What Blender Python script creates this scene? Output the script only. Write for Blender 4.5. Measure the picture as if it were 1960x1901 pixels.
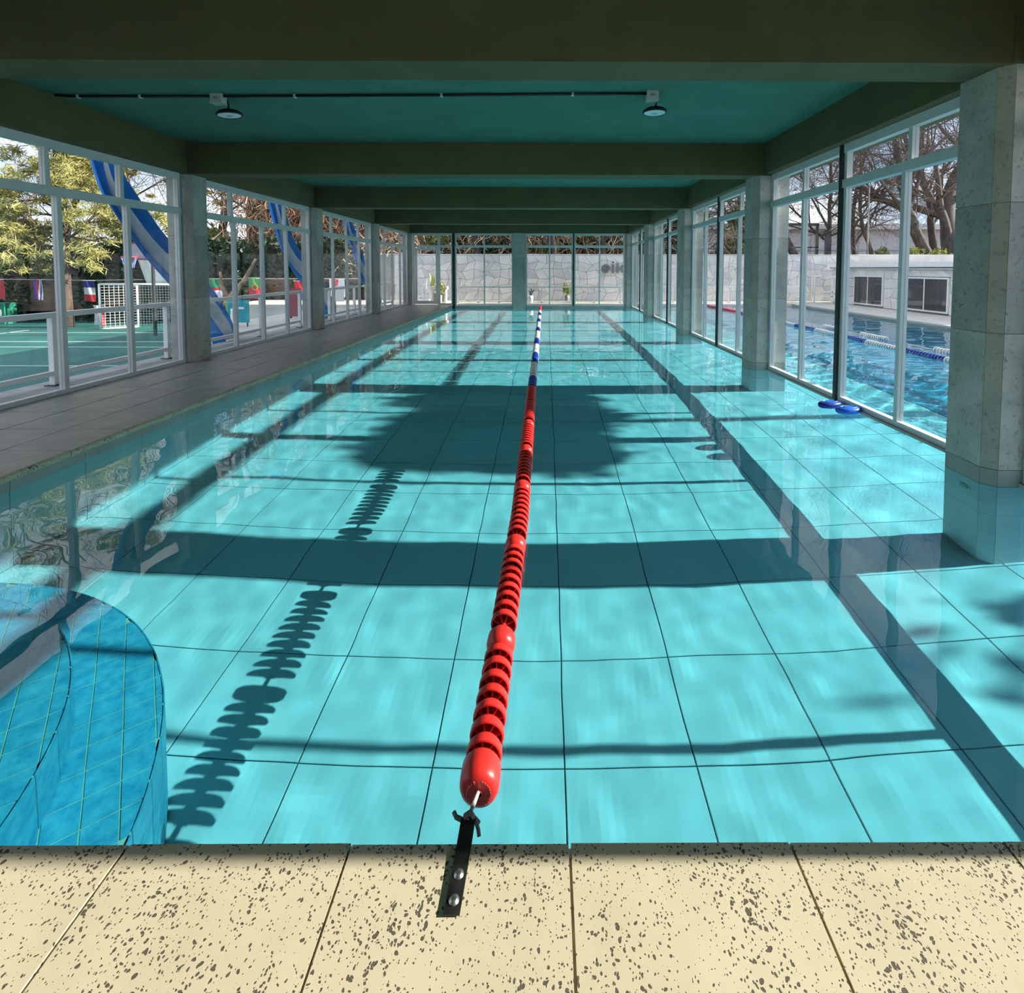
import bpy, math, random
import numpy as np
from mathutils import Vector, Matrix, noise

for _o in list(bpy.data.objects):
    bpy.data.objects.remove(_o)
SC = bpy.context.scene
COL = SC.collection

# ------------------------------------------------------------------ camera, sky, sun, exposure
FPX = 986.5                                   # focal length in pixels of the 1960 x 1901 frame
PITCH = 0.0504
cam = bpy.data.cameras.new('camera')
cam.sensor_width = 36.0
cam.lens = FPX / 1960.0 * 36.0
cam.shift_x = (980.0 - 1050.4) / 1960.0
cam.shift_y = -(950.5 - (515.0 + FPX * math.tan(PITCH))) / 1960.0
cam.clip_start = 0.05
cam_ob = bpy.data.objects.new('camera', cam)
COL.objects.link(cam_ob)
cam_ob.matrix_world = (Matrix.Translation((0, 0, 1.65)) @ Matrix.Rotation(-0.0054, 4, 'Z')
                       @ Matrix.Rotation(math.pi / 2 - PITCH, 4, 'X') @ Matrix.Rotation(0.0017, 4, 'Z'))
SC.camera = cam_ob

SUN_T = 2.15                                  # tangent of the sun's zenith angle
SUN_ENERGY = 11.0
SKY_STRENGTH = 1.1
sun = bpy.data.lights.new('sun', 'SUN')
sun.energy = SUN_ENERGY
sun.angle = math.radians(0.53)
sun.color = (1.0, 0.93, 0.82)
sun.cycles.is_caustics_light = True
sun_ob = bpy.data.objects.new('sun', sun)
COL.objects.link(sun_ob)
sun_ob.rotation_euler = Vector((-SUN_T, 0.0, -1.0)).to_track_quat('-Z', 'Y').to_euler()
sun_ob.location = (12, 5, 12)

world = bpy.data.worlds.new('world')
SC.world = world
world.use_nodes = True
nt = world.node_tree
nt.nodes.clear()
w_out = nt.nodes.new('ShaderNodeOutputWorld')
w_bg = nt.nodes.new('ShaderNodeBackground')
w_tc = nt.nodes.new('ShaderNodeTexCoord')
w_sep = nt.nodes.new('ShaderNodeSeparateXYZ')
w_ramp = nt.nodes.new('ShaderNodeValToRGB')
w_map = nt.nodes.new('ShaderNodeMapping')
w_noise = nt.nodes.new('ShaderNodeTexNoise')
w_cr = nt.nodes.new('ShaderNodeValToRGB')
w_mix = nt.nodes.new('ShaderNodeMix')
w_mix.data_type = 'RGBA'
w_map.inputs['Scale'].default_value = (1.0, 1.0, 2.2)
w_noise.inputs['Scale'].default_value = 2.6
w_noise.inputs['Detail'].default_value = 6.0
w_noise.inputs['Roughness'].default_value = 0.6
w_cr.color_ramp.elements[0].position = 0.38
w_cr.color_ramp.elements[1].position = 0.58
w_ramp.color_ramp.elements[0].position = 0.0
w_ramp.color_ramp.elements[0].color = (0.66, 0.84, 1.05, 1)
w_ramp.color_ramp.elements[1].position = 0.55
w_ramp.color_ramp.elements[1].color = (0.15, 0.40, 1.0, 1)
w_bg.inputs['Strength'].default_value = SKY_STRENGTH
nt.links.new(w_tc.outputs['Generated'], w_sep.inputs[0])
nt.links.new(w_sep.outputs['Z'], w_ramp.inputs[0])
nt.links.new(w_tc.outputs['Generated'], w_map.inputs[0])
nt.links.new(w_map.outputs[0], w_noise.inputs['Vector'])
nt.links.new(w_noise.outputs[0], w_cr.inputs[0])
nt.links.new(w_cr.outputs[0], w_mix.inputs['Factor'])
nt.links.new(w_ramp.outputs[0], w_mix.inputs['A'])
w_mix.inputs['B'].default_value = (1.5, 1.5, 1.53, 1)
nt.links.new(w_mix.outputs['Result'], w_bg.inputs['Color'])
nt.links.new(w_bg.outputs[0], w_out.inputs['Surface'])

SC.view_settings.view_transform = 'Standard'
SC.view_settings.look = 'None'
SC.view_settings.exposure = 0.0
SC.view_settings.gamma = 1.0
SC.view_settings.use_curve_mapping = False
cy = SC.cycles
cy.max_bounces = 7
cy.diffuse_bounces = 3
cy.glossy_bounces = 3
cy.transmission_bounces = 4
cy.transparent_max_bounces = 10
cy.caustics_reflective = False
cy.caustics_refractive = True
cy.sample_clamp_indirect = 6.0
cy.blur_glossy = 0.3
cy.use_denoising = True
cy.use_adaptive_sampling = True
cy.adaptive_threshold = 0.07
cy.adaptive_min_samples = 14

# ------------------------------------------------------------------ helpers
def rnd(a, b):
    return random.uniform(a, b)


class MB:
    """collects faces, then links them as one mesh object"""
    def __init__(s):
        s.v = []
        s.f = []
        s.mi = []
        s.m = 0

    def face(s, idx):
        s.f.append(tuple(idx))
        s.mi.append(s.m)

    def quad(s, a, b, c, d):
        n = len(s.v)
        s.v += [tuple(a), tuple(b), tuple(c), tuple(d)]
        s.face((n, n + 1, n + 2, n + 3))
        return s

    def poly(s, pts):
        n = len(s.v)
        s.v += [tuple(p) for p in pts]
        s.face(range(n, n + len(pts)))
        return s

    def box(s, x0, x1, y0, y1, z0, z1, bev=0.0):
        if bev <= 0:
            n = len(s.v)
            s.v += [(x, y, z) for z in (z0, z1) for y in (y0, y1) for x in (x0, x1)]
            for q in ((0, 2, 3, 1), (4, 5, 7, 6), (0, 1, 5, 4), (2, 6, 7, 3), (0, 4, 6, 2), (1, 3, 7, 5)):
                s.face([n + i for i in q])
            return s
        # top edges chamfered
        n = len(s.v)
        b = bev
        s.v += [(x0, y0, z0), (x1, y0, z0), (x1, y1, z0), (x0, y1, z0),
                (x0, y0, z1 - b), (x1, y0, z1 - b), (x1, y1, z1 - b), (x0, y1, z1 - b),
                (x0 + b, y0 + b, z1), (x1 - b, y0 + b, z1), (x1 - b, y1 - b, z1), (x0 + b, y1 - b, z1)]
        s.face([n + i for i in (3, 2, 1, 0)])
        for i in range(4):
            j = (i + 1) % 4
            s.face((n + i, n + j, n + 4 + j, n + 4 + i))
            s.face((n + 4 + i, n + 4 + j, n + 8 + j, n + 8 + i))
        s.face([n + 8 + i for i in range(4)])
        return s

    def prism(s, poly, z0, z1):
        """vertical prism on a counter-clockwise outline of (x, y)"""
        n = len(s.v)
        k = len(poly)
        s.v += [(p[0], p[1], z0) for p in poly] + [(p[0], p[1], z1) for p in poly]
        s.face([n + i for i in reversed(range(k))])
        s.face([n + k + i for i in range(k)])
        for i in range(k):
            j = (i + 1) % k
            s.face((n + i, n + j, n + k + j, n + k + i))
        return s

    def tube(s, pts, rad, sides=8, caps=True):
        pts = [Vector(p) for p in pts]
        if not hasattr(rad, '__len__'):
            rad = [rad] * len(pts)
        n = len(s.v)
        up = None
        for i, p in enumerate(pts):
            d = (pts[min(i + 1, len(pts) - 1)] - pts[max(i - 1, 0)])
            if d.length < 1e-9:
                d = Vector((0, 0, 1))
            d.normalize()
            if up is None:
                up = d.orthogonal().normalized()
            else:
                up = (up - d * up.dot(d))
                if up.length < 1e-6:
                    up = d.orthogonal()
                up.normalize()
            w = d.cross(up)
            for k in range(sides):
                a = 2 * math.pi * k / sides
                s.v.append(tuple(p + (up * math.cos(a) + w * math.sin(a)) * rad[i]))
        for i in range(len(pts) - 1):
            for k in range(sides):
                k2 = (k + 1) % sides
                s.face((n + i * sides + k, n + i * sides + k2, n + (i + 1) * sides + k2, n + (i + 1) * sides + k))
        if caps:
            s.face([n + k for k in reversed(range(sides))])
            m = n + (len(pts) - 1) * sides
            s.face([m + k for k in range(sides)])
        return s

    def lathe(s, prof, seg=24, axis='Z', c=(0, 0, 0)):
        """prof: (radius, height) pairs"""
        n = len(s.v)
        for r, h in prof:
            for k in range(seg):
                a = 2 * math.pi * k / seg
                u, v = r * math.cos(a), r * math.sin(a)
                p = (u, v, h) if axis == 'Z' else ((u, h, v) if axis == 'Y' else (h, u, v))
                s.v.append((p[0] + c[0], p[1] + c[1], p[2] + c[2]))
        for i in range(len(prof) - 1):
            for k in range(seg):
                k2 = (k + 1) % seg
                q = (n + i * seg + k, n + i * seg + k2, n + (i + 1) * seg + k2, n + (i + 1) * seg + k)
                s.face(q if axis == 'Z' else q[::-1])
        return s

    def mesh(s, name, mats, smooth=False):
        me = bpy.data.meshes.new(name)
        me.from_pydata(s.v, [], s.f)
        for m in (mats if isinstance(mats, (list, tuple)) else [mats]):
            me.materials.append(m)
        if any(s.mi):
            me.polygons.foreach_set('material_index', s.mi)
        if smooth:
            me.polygons.foreach_set('use_smooth', [True] * len(me.polygons))
        me.update()
        return me

    def build(s, name, mats, parent=None, smooth=False, loc=None, wet=False):
        return link(name, s.mesh(name, mats, smooth), parent, loc, wet)


def link(name, data, parent=None, loc=None, wet=False):
    o = bpy.data.objects.new(name, data)
    COL.objects.link(o)
    if parent is not None:
        o.parent = parent
    if loc is not None:
        o.location = loc
    if wet:
        o.cycles.is_caustics_receiver = True
    return o


def empty(name, loc=(0, 0, 0)):
    o = bpy.data.objects.new(name, None)
    o.empty_display_size = 0.2
    COL.objects.link(o)
    o.location = loc
    return o


def tag(o, label, cat=None, group=None, kind=None):
    o['label'] = label
    if cat:
        o['category'] = cat
    if group:
        o['group'] = group
    if kind:
        o['kind'] = kind
    return o


def soft(o, ang=35):
    """smooth shading with sharp edges kept"""
    me = o.data
    me.polygons.foreach_set('use_smooth', [True] * len(me.polygons))
    me.set_sharp_from_angle(angle=math.radians(ang))
    return o

# ------------------------------------------------------------------ materials
def pmat(name, col, rough=0.7, var=0.0, scale=4.0, bump=0.0, bscale=40.0, col2=None, metal=0.0, detail=6.0, spec=0.5,
         stretch=(1, 1, 1), lo=0.35, hi=0.65):
    m = bpy.data.materials.new(name)
    m.use_nodes = True
    t = m.node_tree
    b = t.nodes['Principled BSDF']
    b.inputs['Base Color'].default_value = (*col, 1)
    b.inputs['Roughness'].default_value = rough
    b.inputs['Metallic'].default_value = metal
    b.inputs['Specular IOR Level'].default_value = spec
    tc = t.nodes.new('ShaderNodeTexCoord')
    if var > 0 or col2 is not None:
        mp = t.nodes.new('ShaderNodeMapping')
        mp.inputs['Scale'].default_value = stretch
        n = t.nodes.new('ShaderNodeTexNoise')
        n.inputs['Scale'].default_value = scale
        n.inputs['Detail'].default_value = detail
        n.inputs['Roughness'].default_value = 0.62
        r = t.nodes.new('ShaderNodeValToRGB')
        c2 = col2 if col2 is not None else tuple(max(0, c * (1 - var)) for c in col)
        c1 = col if col2 is not None else tuple(min(1, c * (1 + var * 0.6)) for c in col)
        r.color_ramp.elements[0].position = lo
        r.color_ramp.elements[0].color = (*c2, 1)
        r.color_ramp.elements[1].position = hi
        r.color_ramp.elements[1].color = (*c1, 1)
        t.links.new(tc.outputs['Object'], mp.inputs[0])
        t.links.new(mp.outputs[0], n.inputs['Vector'])
        t.links.new(n.outputs[0], r.inputs[0])
        t.links.new(r.outputs[0], b.inputs['Base Color'])
    if bump > 0:
        n2 = t.nodes.new('ShaderNodeTexNoise')
        n2.inputs['Scale'].default_value = bscale
        n2.inputs['Detail'].default_value = 5.0
        bp = t.nodes.new('ShaderNodeBump')
        bp.inputs['Strength'].default_value = bump
        bp.inputs['Distance'].default_value = 0.01
        t.links.new(tc.outputs['Object'], n2.inputs['Vector'])
        t.links.new(n2.outputs[0], bp.inputs['Height'])
        t.links.new(bp.outputs[0], b.inputs['Normal'])
    return m


def pitted(name, col, col2, pit, s_big=54.0, s_small=115.0, rough=0.75):
    """cream stone slab full of small dark pores"""
    m = pmat(name, col, rough, col2=col2, scale=3.0, lo=0.3, hi=0.7)
    t = m.node_tree
    b = t.nodes['Principled BSDF']
    base = b.inputs['Base Color'].links[0].from_socket
    tc = t.nodes['Texture Coordinate']
    warp = t.nodes.new('ShaderNodeTexNoise')
    warp.inputs['Scale'].default_value = 30.0
    add = t.nodes.new('ShaderNodeMixRGB')
    add.blend_type = 'LINEAR_LIGHT'
    add.inputs[0].default_value = 0.012
    t.links.new(tc.outputs['Object'], warp.inputs['Vector'])
    t.links.new(tc.outputs['Object'], add.inputs[1])
    t.links.new(warp.outputs['Color'], add.inputs[2])
    masks = []
    dens = t.nodes.new('ShaderNodeTexNoise')
    dens.inputs['Scale'].default_value = 5.0
    t.links.new(tc.outputs['Object'], dens.inputs['Vector'])
    for sc, thr in ((s_big, 0.56), (s_small, 0.85)):
        v = t.nodes.new('ShaderNodeTexVoronoi')
        v.inputs['Scale'].default_value = sc
        v.inputs['Randomness'].default_value = 1.0
        t.links.new(add.outputs[0], v.inputs['Vector'])
        # random size per cell: only some cells carry a pore
        sub = t.nodes.new('ShaderNodeMath')
        sub.operation = 'MULTIPLY_ADD'
        sep = t.nodes.new('ShaderNodeSeparateColor')
        t.links.new(v.outputs['Color'], sep.inputs[0])
        t.links.new(sep.outputs[0], sub.inputs[0])
        sub.inputs[1].default_value = -thr
        sub.inputs[2].default_value = thr
        dm = t.nodes.new('ShaderNodeMath')
        dm.operation = 'MULTIPLY'
        t.links.new(sub.outputs[0], dm.inputs[0])
        t.links.new(dens.outputs[0], dm.inputs[1])
        cmp_ = t.nodes.new('ShaderNodeMath')
        cmp_.operation = 'SUBTRACT'
        t.links.new(dm.outputs[0], cmp_.inputs[0])
        t.links.new(v.outputs['Distance'], cmp_.inputs[1])
        rmp = t.nodes.new('ShaderNodeMapRange')
        rmp.inputs['From Min'].default_value = -0.02
        rmp.inputs['From Max'].default_value = 0.04
        t.links.new(cmp_.outputs[0], rmp.inputs['Value'])
        masks.append(rmp.outputs[0])
    mx = t.nodes.new('ShaderNodeMath')
    mx.operation = 'MAXIMUM'
    t.links.new(masks[0], mx.inputs[0])
    t.links.new(masks[1], mx.inputs[1])
    mix = t.nodes.new('ShaderNodeMix')
    mix.data_type = 'RGBA'
    t.links.new(mx.outputs[0], mix.inputs['Factor'])
    t.links.new(base, mix.inputs['A'])
    mix.inputs['B'].default_value = (*pit, 1)
    t.links.new(mix.outputs['Result'], b.inputs['Base Color'])
    bp = t.nodes.new('ShaderNodeBump')
    bp.invert = True
    bp.inputs['Strength'].default_value = 0.6
    bp.inputs['Distance'].default_value = 0.004
    t.links.new(mx.outputs[0], bp.inputs['Height'])
    t.links.new(bp.outputs[0], b.inputs['Normal'])
    return m


def stone(name, c1, c2, c3):
    """honed stone with cloudy veins and dark specks"""
    m = pmat(name, c1, 0.55, col2=c2, scale=3.5, detail=9.0, lo=0.30, hi=0.68)
    t = m.node_tree
    b = t.nodes['Principled BSDF']
    base = b.inputs['Base Color'].links[0].from_socket
    tc = t.nodes['Texture Coordinate']
    n = t.nodes.new('ShaderNodeTexNoise')
    n.inputs['Scale'].default_value = 30.0
    n.inputs['Detail'].default_value = 10.0
    n.inputs['Distortion'].default_value = 0.4
    r = t.nodes.new('ShaderNodeValToRGB')
    r.color_ramp.elements[0].position = 0.24
    r.color_ramp.elements[0].color = (1, 1, 1, 1)
    r.color_ramp.elements[1].position = 0.44
    r.color_ramp.elements[1].color = (0, 0, 0, 1)
    mix = t.nodes.new('ShaderNodeMix')
    mix.data_type = 'RGBA'
    t.links.new(tc.outputs['Object'], n.inputs['Vector'])
    t.links.new(n.outputs[0], r.inputs[0])
    t.links.new(r.outputs[0], mix.inputs['Factor'])
    t.links.new(base, mix.inputs['A'])
    mix.inputs['B'].default_value = (*c3, 1)
    t.links.new(mix.outputs['Result'], b.inputs['Base Color'])
    return m


def glass_mat(name, tint=(0.97, 0.99, 0.99), base=0.035):
    m = bpy.data.materials.new(name)
    m.use_nodes = True
    t = m.node_tree
    t.nodes.clear()
    o = t.nodes.new('ShaderNodeOutputMaterial')
    mx = t.nodes.new('ShaderNodeMixShader')
    tr = t.nodes.new('ShaderNodeBsdfTransparent')
    gl = t.nodes.new('ShaderNodeBsdfGlossy')
    tr.inputs[0].default_value = (*tint, 1)
    gl.inputs['Roughness'].default_value = 0.0
    lw = t.nodes.new('ShaderNodeLayerWeight')
    lw.inputs['Blend'].default_value = 0.5
    pw = t.nodes.new('ShaderNodeMath')
    pw.operation = 'POWER'
    pw.inputs[1].default_value = 5.0
    ma = t.nodes.new('ShaderNodeMath')
    ma.operation = 'MULTIPLY_ADD'
    ma.inputs[1].default_value = 0.8
    ma.inputs[2].default_value = base
    t.links.new(lw.outputs['Facing'], pw.inputs[0])
    t.links.new(pw.outputs[0], ma.inputs[0])
    t.links.new(ma.outputs[0], mx.inputs[0])
    t.links.new(tr.outputs[0], mx.inputs[1])
    t.links.new(gl.outputs[0], mx.inputs[2])
    t.links.new(mx.outputs[0], o.inputs[0])
    return m


def water_mat(name, tint):
    m = bpy.data.materials.new(name)
    m.use_nodes = True
    b = m.node_tree.nodes['Principled BSDF']
    b.inputs['Transmission Weight'].default_value = 1.0
    b.inputs['IOR'].default_value = 1.333
    b.inputs['Roughness'].default_value = 0.0
    b.inputs['Base Color'].default_value = (*[c * c for c in tint], 1)
    return m


M = {}
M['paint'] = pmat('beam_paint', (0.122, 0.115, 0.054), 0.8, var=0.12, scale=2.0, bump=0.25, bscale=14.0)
M['ceiling'] = pmat('ceiling_bounce_paint', (0.078, 0.215, 0.165), 0.8, var=0.12, scale=2.0, bump=0.2, bscale=14.0)  # teal light bounced off the water is put into this colour
M['membrane'] = pmat('pool_membrane', (0.90, 0.80, 0.80), 0.75, col2=(0.76, 0.71, 0.74), scale=2.2, detail=5.0, lo=0.3, hi=0.7)
M['omembrane'] = pmat('outdoor_membrane', (0.16, 0.36, 0.50), 0.75, col2=(0.11, 0.28, 0.42), scale=2.0)
M['joint'] = pmat('membrane_joint', (0.02, 0.16, 0.19), 0.8)
M['steptile'] = pmat('step_tile_blue', (0.16, 0.52, 0.68), 0.4, col2=(0.05, 0.34, 0.54), scale=16.0, bump=0.25, bscale=40.0)
M['grout'] = pmat('tile_grout', (0.62, 0.62, 0.48), 0.85, var=0.2, scale=14.0)
M['coping'] = pitted('coping_stone', (0.63, 0.55, 0.385), (0.54, 0.46, 0.315), (0.10, 0.085, 0.06))
M['deck'] = pmat('deck_stone', (0.40, 0.37, 0.33), 0.38, col2=(0.29, 0.27, 0.24), scale=5.0, detail=10.0, bump=0.15, bscale=60.0)
M['fascia'] = pmat('grey_fascia', (0.36, 0.36, 0.33), 0.8, var=0.15, scale=3.0)
M['mortar'] = pmat('slab_mortar', (0.42, 0.33, 0.22), 0.9, var=0.3, scale=20.0)
M['column'] = stone('column_stone', (0.56, 0.55, 0.50), (0.36, 0.36, 0.33), (0.20, 0.20, 0.18))
M['column_b'] = stone('column_stone_dark', (0.44, 0.44, 0.40), (0.29, 0.29, 0.27), (0.14, 0.14, 0.13))
M['column_edge'] = stone('column_edge_stone', (0.48, 0.455, 0.39), (0.36, 0.34, 0.29), (0.23, 0.21, 0.18))
M['core'] = pmat('column_core', (0.50, 0.50, 0.47), 0.9)
M['frame'] = pmat('white_aluminium', (0.72, 0.74, 0.74), 0.4, var=0.05, scale=6.0)
M['darkpost'] = pmat('dark_steel_post', (0.035, 0.04, 0.04), 0.5)
M['glass'] = glass_mat('window_glass')
M['water'] = water_mat('pool_water', (0.42, 0.925, 0.995))
M['redplastic'] = pmat('red_plastic', (0.72, 0.03, 0.025), 0.35)
M['blueplastic'] = pmat('blue_plastic', (0.01, 0.05, 0.42), 0.35)
M['whiteplastic'] = pmat('white_plastic', (0.82, 0.82, 0.80), 0.4)
M['blackmetal'] = pmat('black_metal', (0.03, 0.03, 0.03), 0.35, var=0.6, scale=20.0, metal=0.4)
M['bolt'] = pmat('zinc_bolt', (0.45, 0.45, 0.43), 0.35, metal=0.9)
M['cable'] = pmat('sheathed_cable', (0.75, 0.70, 0.60), 0.5)
M['cord'] = pmat('grey_cord', (0.16, 0.16, 0.17), 0.8)
M['blackrubber'] = pmat('black_conduit', (0.012, 0.012, 0.012), 0.5)
M['boxplastic'] = pmat('grey_box_plastic', (0.70, 0.72, 0.70), 0.5)
M['diffuser'] = pmat('lamp_diffuser', (0.78, 0.84, 0.86), 0.3)
M['cladstone'] = pmat('crazy_paving_stone', (0.90, 0.86, 0.82), 0.8, col2=(0.72, 0.69, 0.66), scale=1.4, detail=8.0)
M['cladstone_b'] = pmat('crazy_paving_stone_grey', (0.76, 0.74, 0.73), 0.8, col2=(0.61, 0.59, 0.58), scale=1.7, detail=8.0)
M['cladjoint'] = pmat('crazy_paving_joint', (0.30, 0.29, 0.28), 0.9)
M['terrace'] = pmat('terrace_stone', (0.66, 0.62, 0.54), 0.8, var=0.12, scale=2.0)
M['white'] = pmat('white_paint', (0.92, 0.92, 0.90), 0.5)
M['letters'] = pmat('grey_sign_letters', (0.22, 0.22, 0.23), 0.4, metal=0.3)
M['concrete'] = pmat('grey_concrete', (0.42, 0.41, 0.39), 0.85, var=0.2, scale=3.0)
M['court'] = pmat('green_court', (0.030, 0.17, 0.14), 0.7, col2=(0.02, 0.11, 0.10), scale=0.6)
M['courtline'] = pmat('court_line', (0.75, 0.78, 0.74), 0.7)
M['bark'] = pmat('bark', (0.17, 0.115, 0.085), 0.9, col2=(0.075, 0.05, 0.04), scale=7.0, stretch=(1, 1, 0.25), bump=0.6, bscale=18)
M['barkgrey'] = pmat('grey_bark', (0.13, 0.105, 0.095), 0.9, col2=(0.055, 0.045, 0.04), scale=8.0, stretch=(1, 1, 0.25), bump=0.6, bscale=18)
M['twig'] = pmat('twig_bark', (0.14, 0.10, 0.08), 0.9)
M['vine'] = pmat('dry_red_vine', (0.55, 0.30, 0.19), 0.9, col2=(0.36, 0.20, 0.12), scale=1.2)
M['vinepale'] = pmat('dry_pale_vine', (0.66, 0.50, 0.34), 0.9)
M['pine'] = pmat('yellow_pine_needles', (0.52, 0.45, 0.16), 0.8, col2=(0.26, 0.27, 0.08), scale=0.8)
M['leafdark'] = pmat('dark_leaves', (0.045, 0.075, 0.028), 0.7, col2=(0.02, 0.04, 0.018), scale=1.5)
M['leafgreen'] = pmat('green_leaves', (0.30, 0.32, 0.09), 0.7, col2=(0.12, 0.16, 0.04), scale=1.5)
M['leafyellow'] = pmat('yellow_green_leaves', (0.38, 0.40, 0.07), 0.6)
M['soil'] = pmat('shaded_bank_soil', (0.03, 0.028, 0.024), 0.95, col2=(0.018, 0.018, 0.015), scale=1.0)  # darkened so the shade on the bank sits in its colour
M['bankred'] = pmat('bank_red_earth', (0.22, 0.13, 0.09), 0.95, col2=(0.10, 0.065, 0.045), scale=1.5)
M['bankolive'] = pmat('bank_olive', (0.20, 0.17, 0.08), 0.95, col2=(0.07, 0.07, 0.035), scale=1.8)
M['cloth_blue'] = pmat('banner_blue', (0.02, 0.24, 0.78), 0.8, var=0.15, scale=3.0)
M['cloth_white'] = pmat('banner_white', (0.72, 0.74, 0.80), 0.8)
M['window_dark'] = pmat('dark_window', (0.03, 0.035, 0.04), 0.08)


def flat(name, col, rough=0.8):
    if name not in M:
        M[name] = pmat(name, col, rough)
    return M[name]

# ------------------------------------------------------------------ main dimensions (metres, water surface at z = 0)
Y1, S = 3.817, 4.4956
YK = [Y1 + S * k for k in range(5)]          # front faces of the columns and beams
YE = YK[4]                                   # glazed end wall
XR, XCR = 3.656, 3.354                       # right glazing plane, pool face of the right columns
XWL, XCL = -5.864, -5.687                    # left glazing plane, pool face of the left columns
XL = -3.98                                   # pool side of the left deck
DK = 0.13                                    # deck level
YC = 1.30                                    # near pool edge
ZB, ZC = 3.153, 3.66                         # underside of the beams, ceiling
DEPTH = 1.45
XO = 11.16                                   # far side of the outdoor pool
YO = 23.2
YB = -3.2                                    # wall behind the camera

# ------------------------------------------------------------------ pool basin
random.seed(3)
fl = MB().box(XL - 0.3, XO + 0.3, YC - 0.6, YO + 0.2, -DEPTH - 0.25, -DEPTH - 0.012).build('floor', M['joint'], wet=True)
tag(fl, 'turquoise membrane floor of the indoor pool, seen through the water', 'pool floor', kind='structure')
PX, PY, OX, OY = 0.68, 0.637, 0.099, 2.518
x_edges = sorted(set([XL] + [OX + PX * i for i in range(-6, 8) if XL + 0.15 < OX + PX * i < 5.4] + [5.45]))
y_edges = [YC - 0.05] + [OY + PY * j for j in range(-1, 31) if OY + PY * j < YE - 0.1] + [YE + 0.05]
g = 0.0032
cnt = 0
rest = MB()
shared = {}
for j in range(len(y_edges) - 1):
    for i in range(len(x_edges) - 1):
        x0, x1 = x_edges[i] + g, x_edges[i + 1] - g
        y0, y1 = y_edges[j] + g, y_edges[j + 1] - g
        if cnt < 299:
            key = (round(x1 - x0, 3), round(y1 - y0, 3))
            if key not in shared:
                w, d = (x1 - x0) / 2, (y1 - y0) / 2
                shared[key] = MB().box(-w, w, -d, d, -0.06, 0, bev=0.003).mesh('panel', M['membrane'])
            link('panel', shared[key], fl, ((x0 + x1) / 2, (y0 + y1) / 2, -DEPTH + rnd(0, 0.0015)), wet=True)
            cnt += 1
        else:
            rest.box(x0, x1, y0, y1, -DEPTH - 0.06, -DEPTH)
o = rest.build('far_panels', M['membrane'], fl, wet=True)
o['kind'] = 'stuff'
ofl = MB().box(5.47, XO + 0.2, -4.5, YO + 0.1, -DEPTH - 0.06, -DEPTH).build('floor_outdoor_pool', M['omembrane'], wet=True)
tag(ofl, 'turquoise floor of the outdoor pool beyond the right windows', 'pool floor', kind='structure')

wl = MB().box(XL - 0.35, XL - 0.03, YC - 0.6, YE + 0.3, -DEPTH - 0.2, DK - 0.06).build('wall_left', M['joint'], wet=True)
tag(wl, 'turquoise side wall of the pool below the left deck', 'pool wall', kind='structure')
wy = [YC] + [3.768 + 0.628 * j for j in range(-3, 29) if 3.768 + 0.628 * j < YE] + [YE]
for j in range(len(wy) - 1):
    a, b = wy[j] + 0.003, wy[j + 1] - 0.003
    MB().box(XL - 0.04, XL, a, b, -DEPTH, DK - 0.062).build('panel', M['membrane'], wl, wet=True)
for j in range(len(wy) - 1):
    a, b = wy[j] + 0.002, wy[j + 1] - 0.002
    MB().box(XL - 0.03, XL + 0.006, a, b, -0.004, DK - 0.056).build('fascia_panel', M['fascia'], wl, wet=True)
wn = MB().box(XL - 0.3, 5.0, YC - 0.4, YC + 0.02, -DEPTH - 0.1, DK - 0.05).build('wall_near', M['membrane'], wet=True)
tag(wn, 'turquoise pool wall under the near coping', 'pool wall', kind='structure')
we = MB().box(XL - 0.3, XO + 0.3, YO, YO + 0.3, -DEPTH - 0.1, 0.05).build('wall_end', M['membrane'], wet=True)
tag(we, 'turquoise far wall of the outdoor pool', 'pool wall', kind='structure')
wr = MB().box(XO, XO + 0.3, -4.5, YO + 0.3, -DEPTH - 0.1, 0.05).build('wall_right', M['membrane'], wet=True)
tag(wr, 'turquoise right wall of the outdoor pool under the stone terrace', 'pool wall', kind='structure')

# steps in the near left corner
SCX, SCY = -3.30, 1.22


def clip_disc(poly, cx, cy_, r, seg=96):
    for k in range(seg):
        a = 2 * math.pi * (k + 0.5) / seg
        nx, ny = math.cos(a), math.sin(a)
        out = []
        m = len(poly)
        if m == 0:
            return []
        for i in range(m):
            p, q = poly[i], poly[(i + 1) % m]
            dp = (p[0] - cx) * nx + (p[1] - cy_) * ny - r
            dq = (q[0] - cx) * nx + (q[1] - cy_) * ny - r
            if dp <= 0:
                out.append(p)
            if (dp < 0 < dq) or (dq < 0 < dp):
                u = dp / (dp - dq)
                out.append((p[0] + (q[0] - p[0]) * u, p[1] + (q[1] - p[1]) * u))
        poly = out
    return poly


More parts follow.
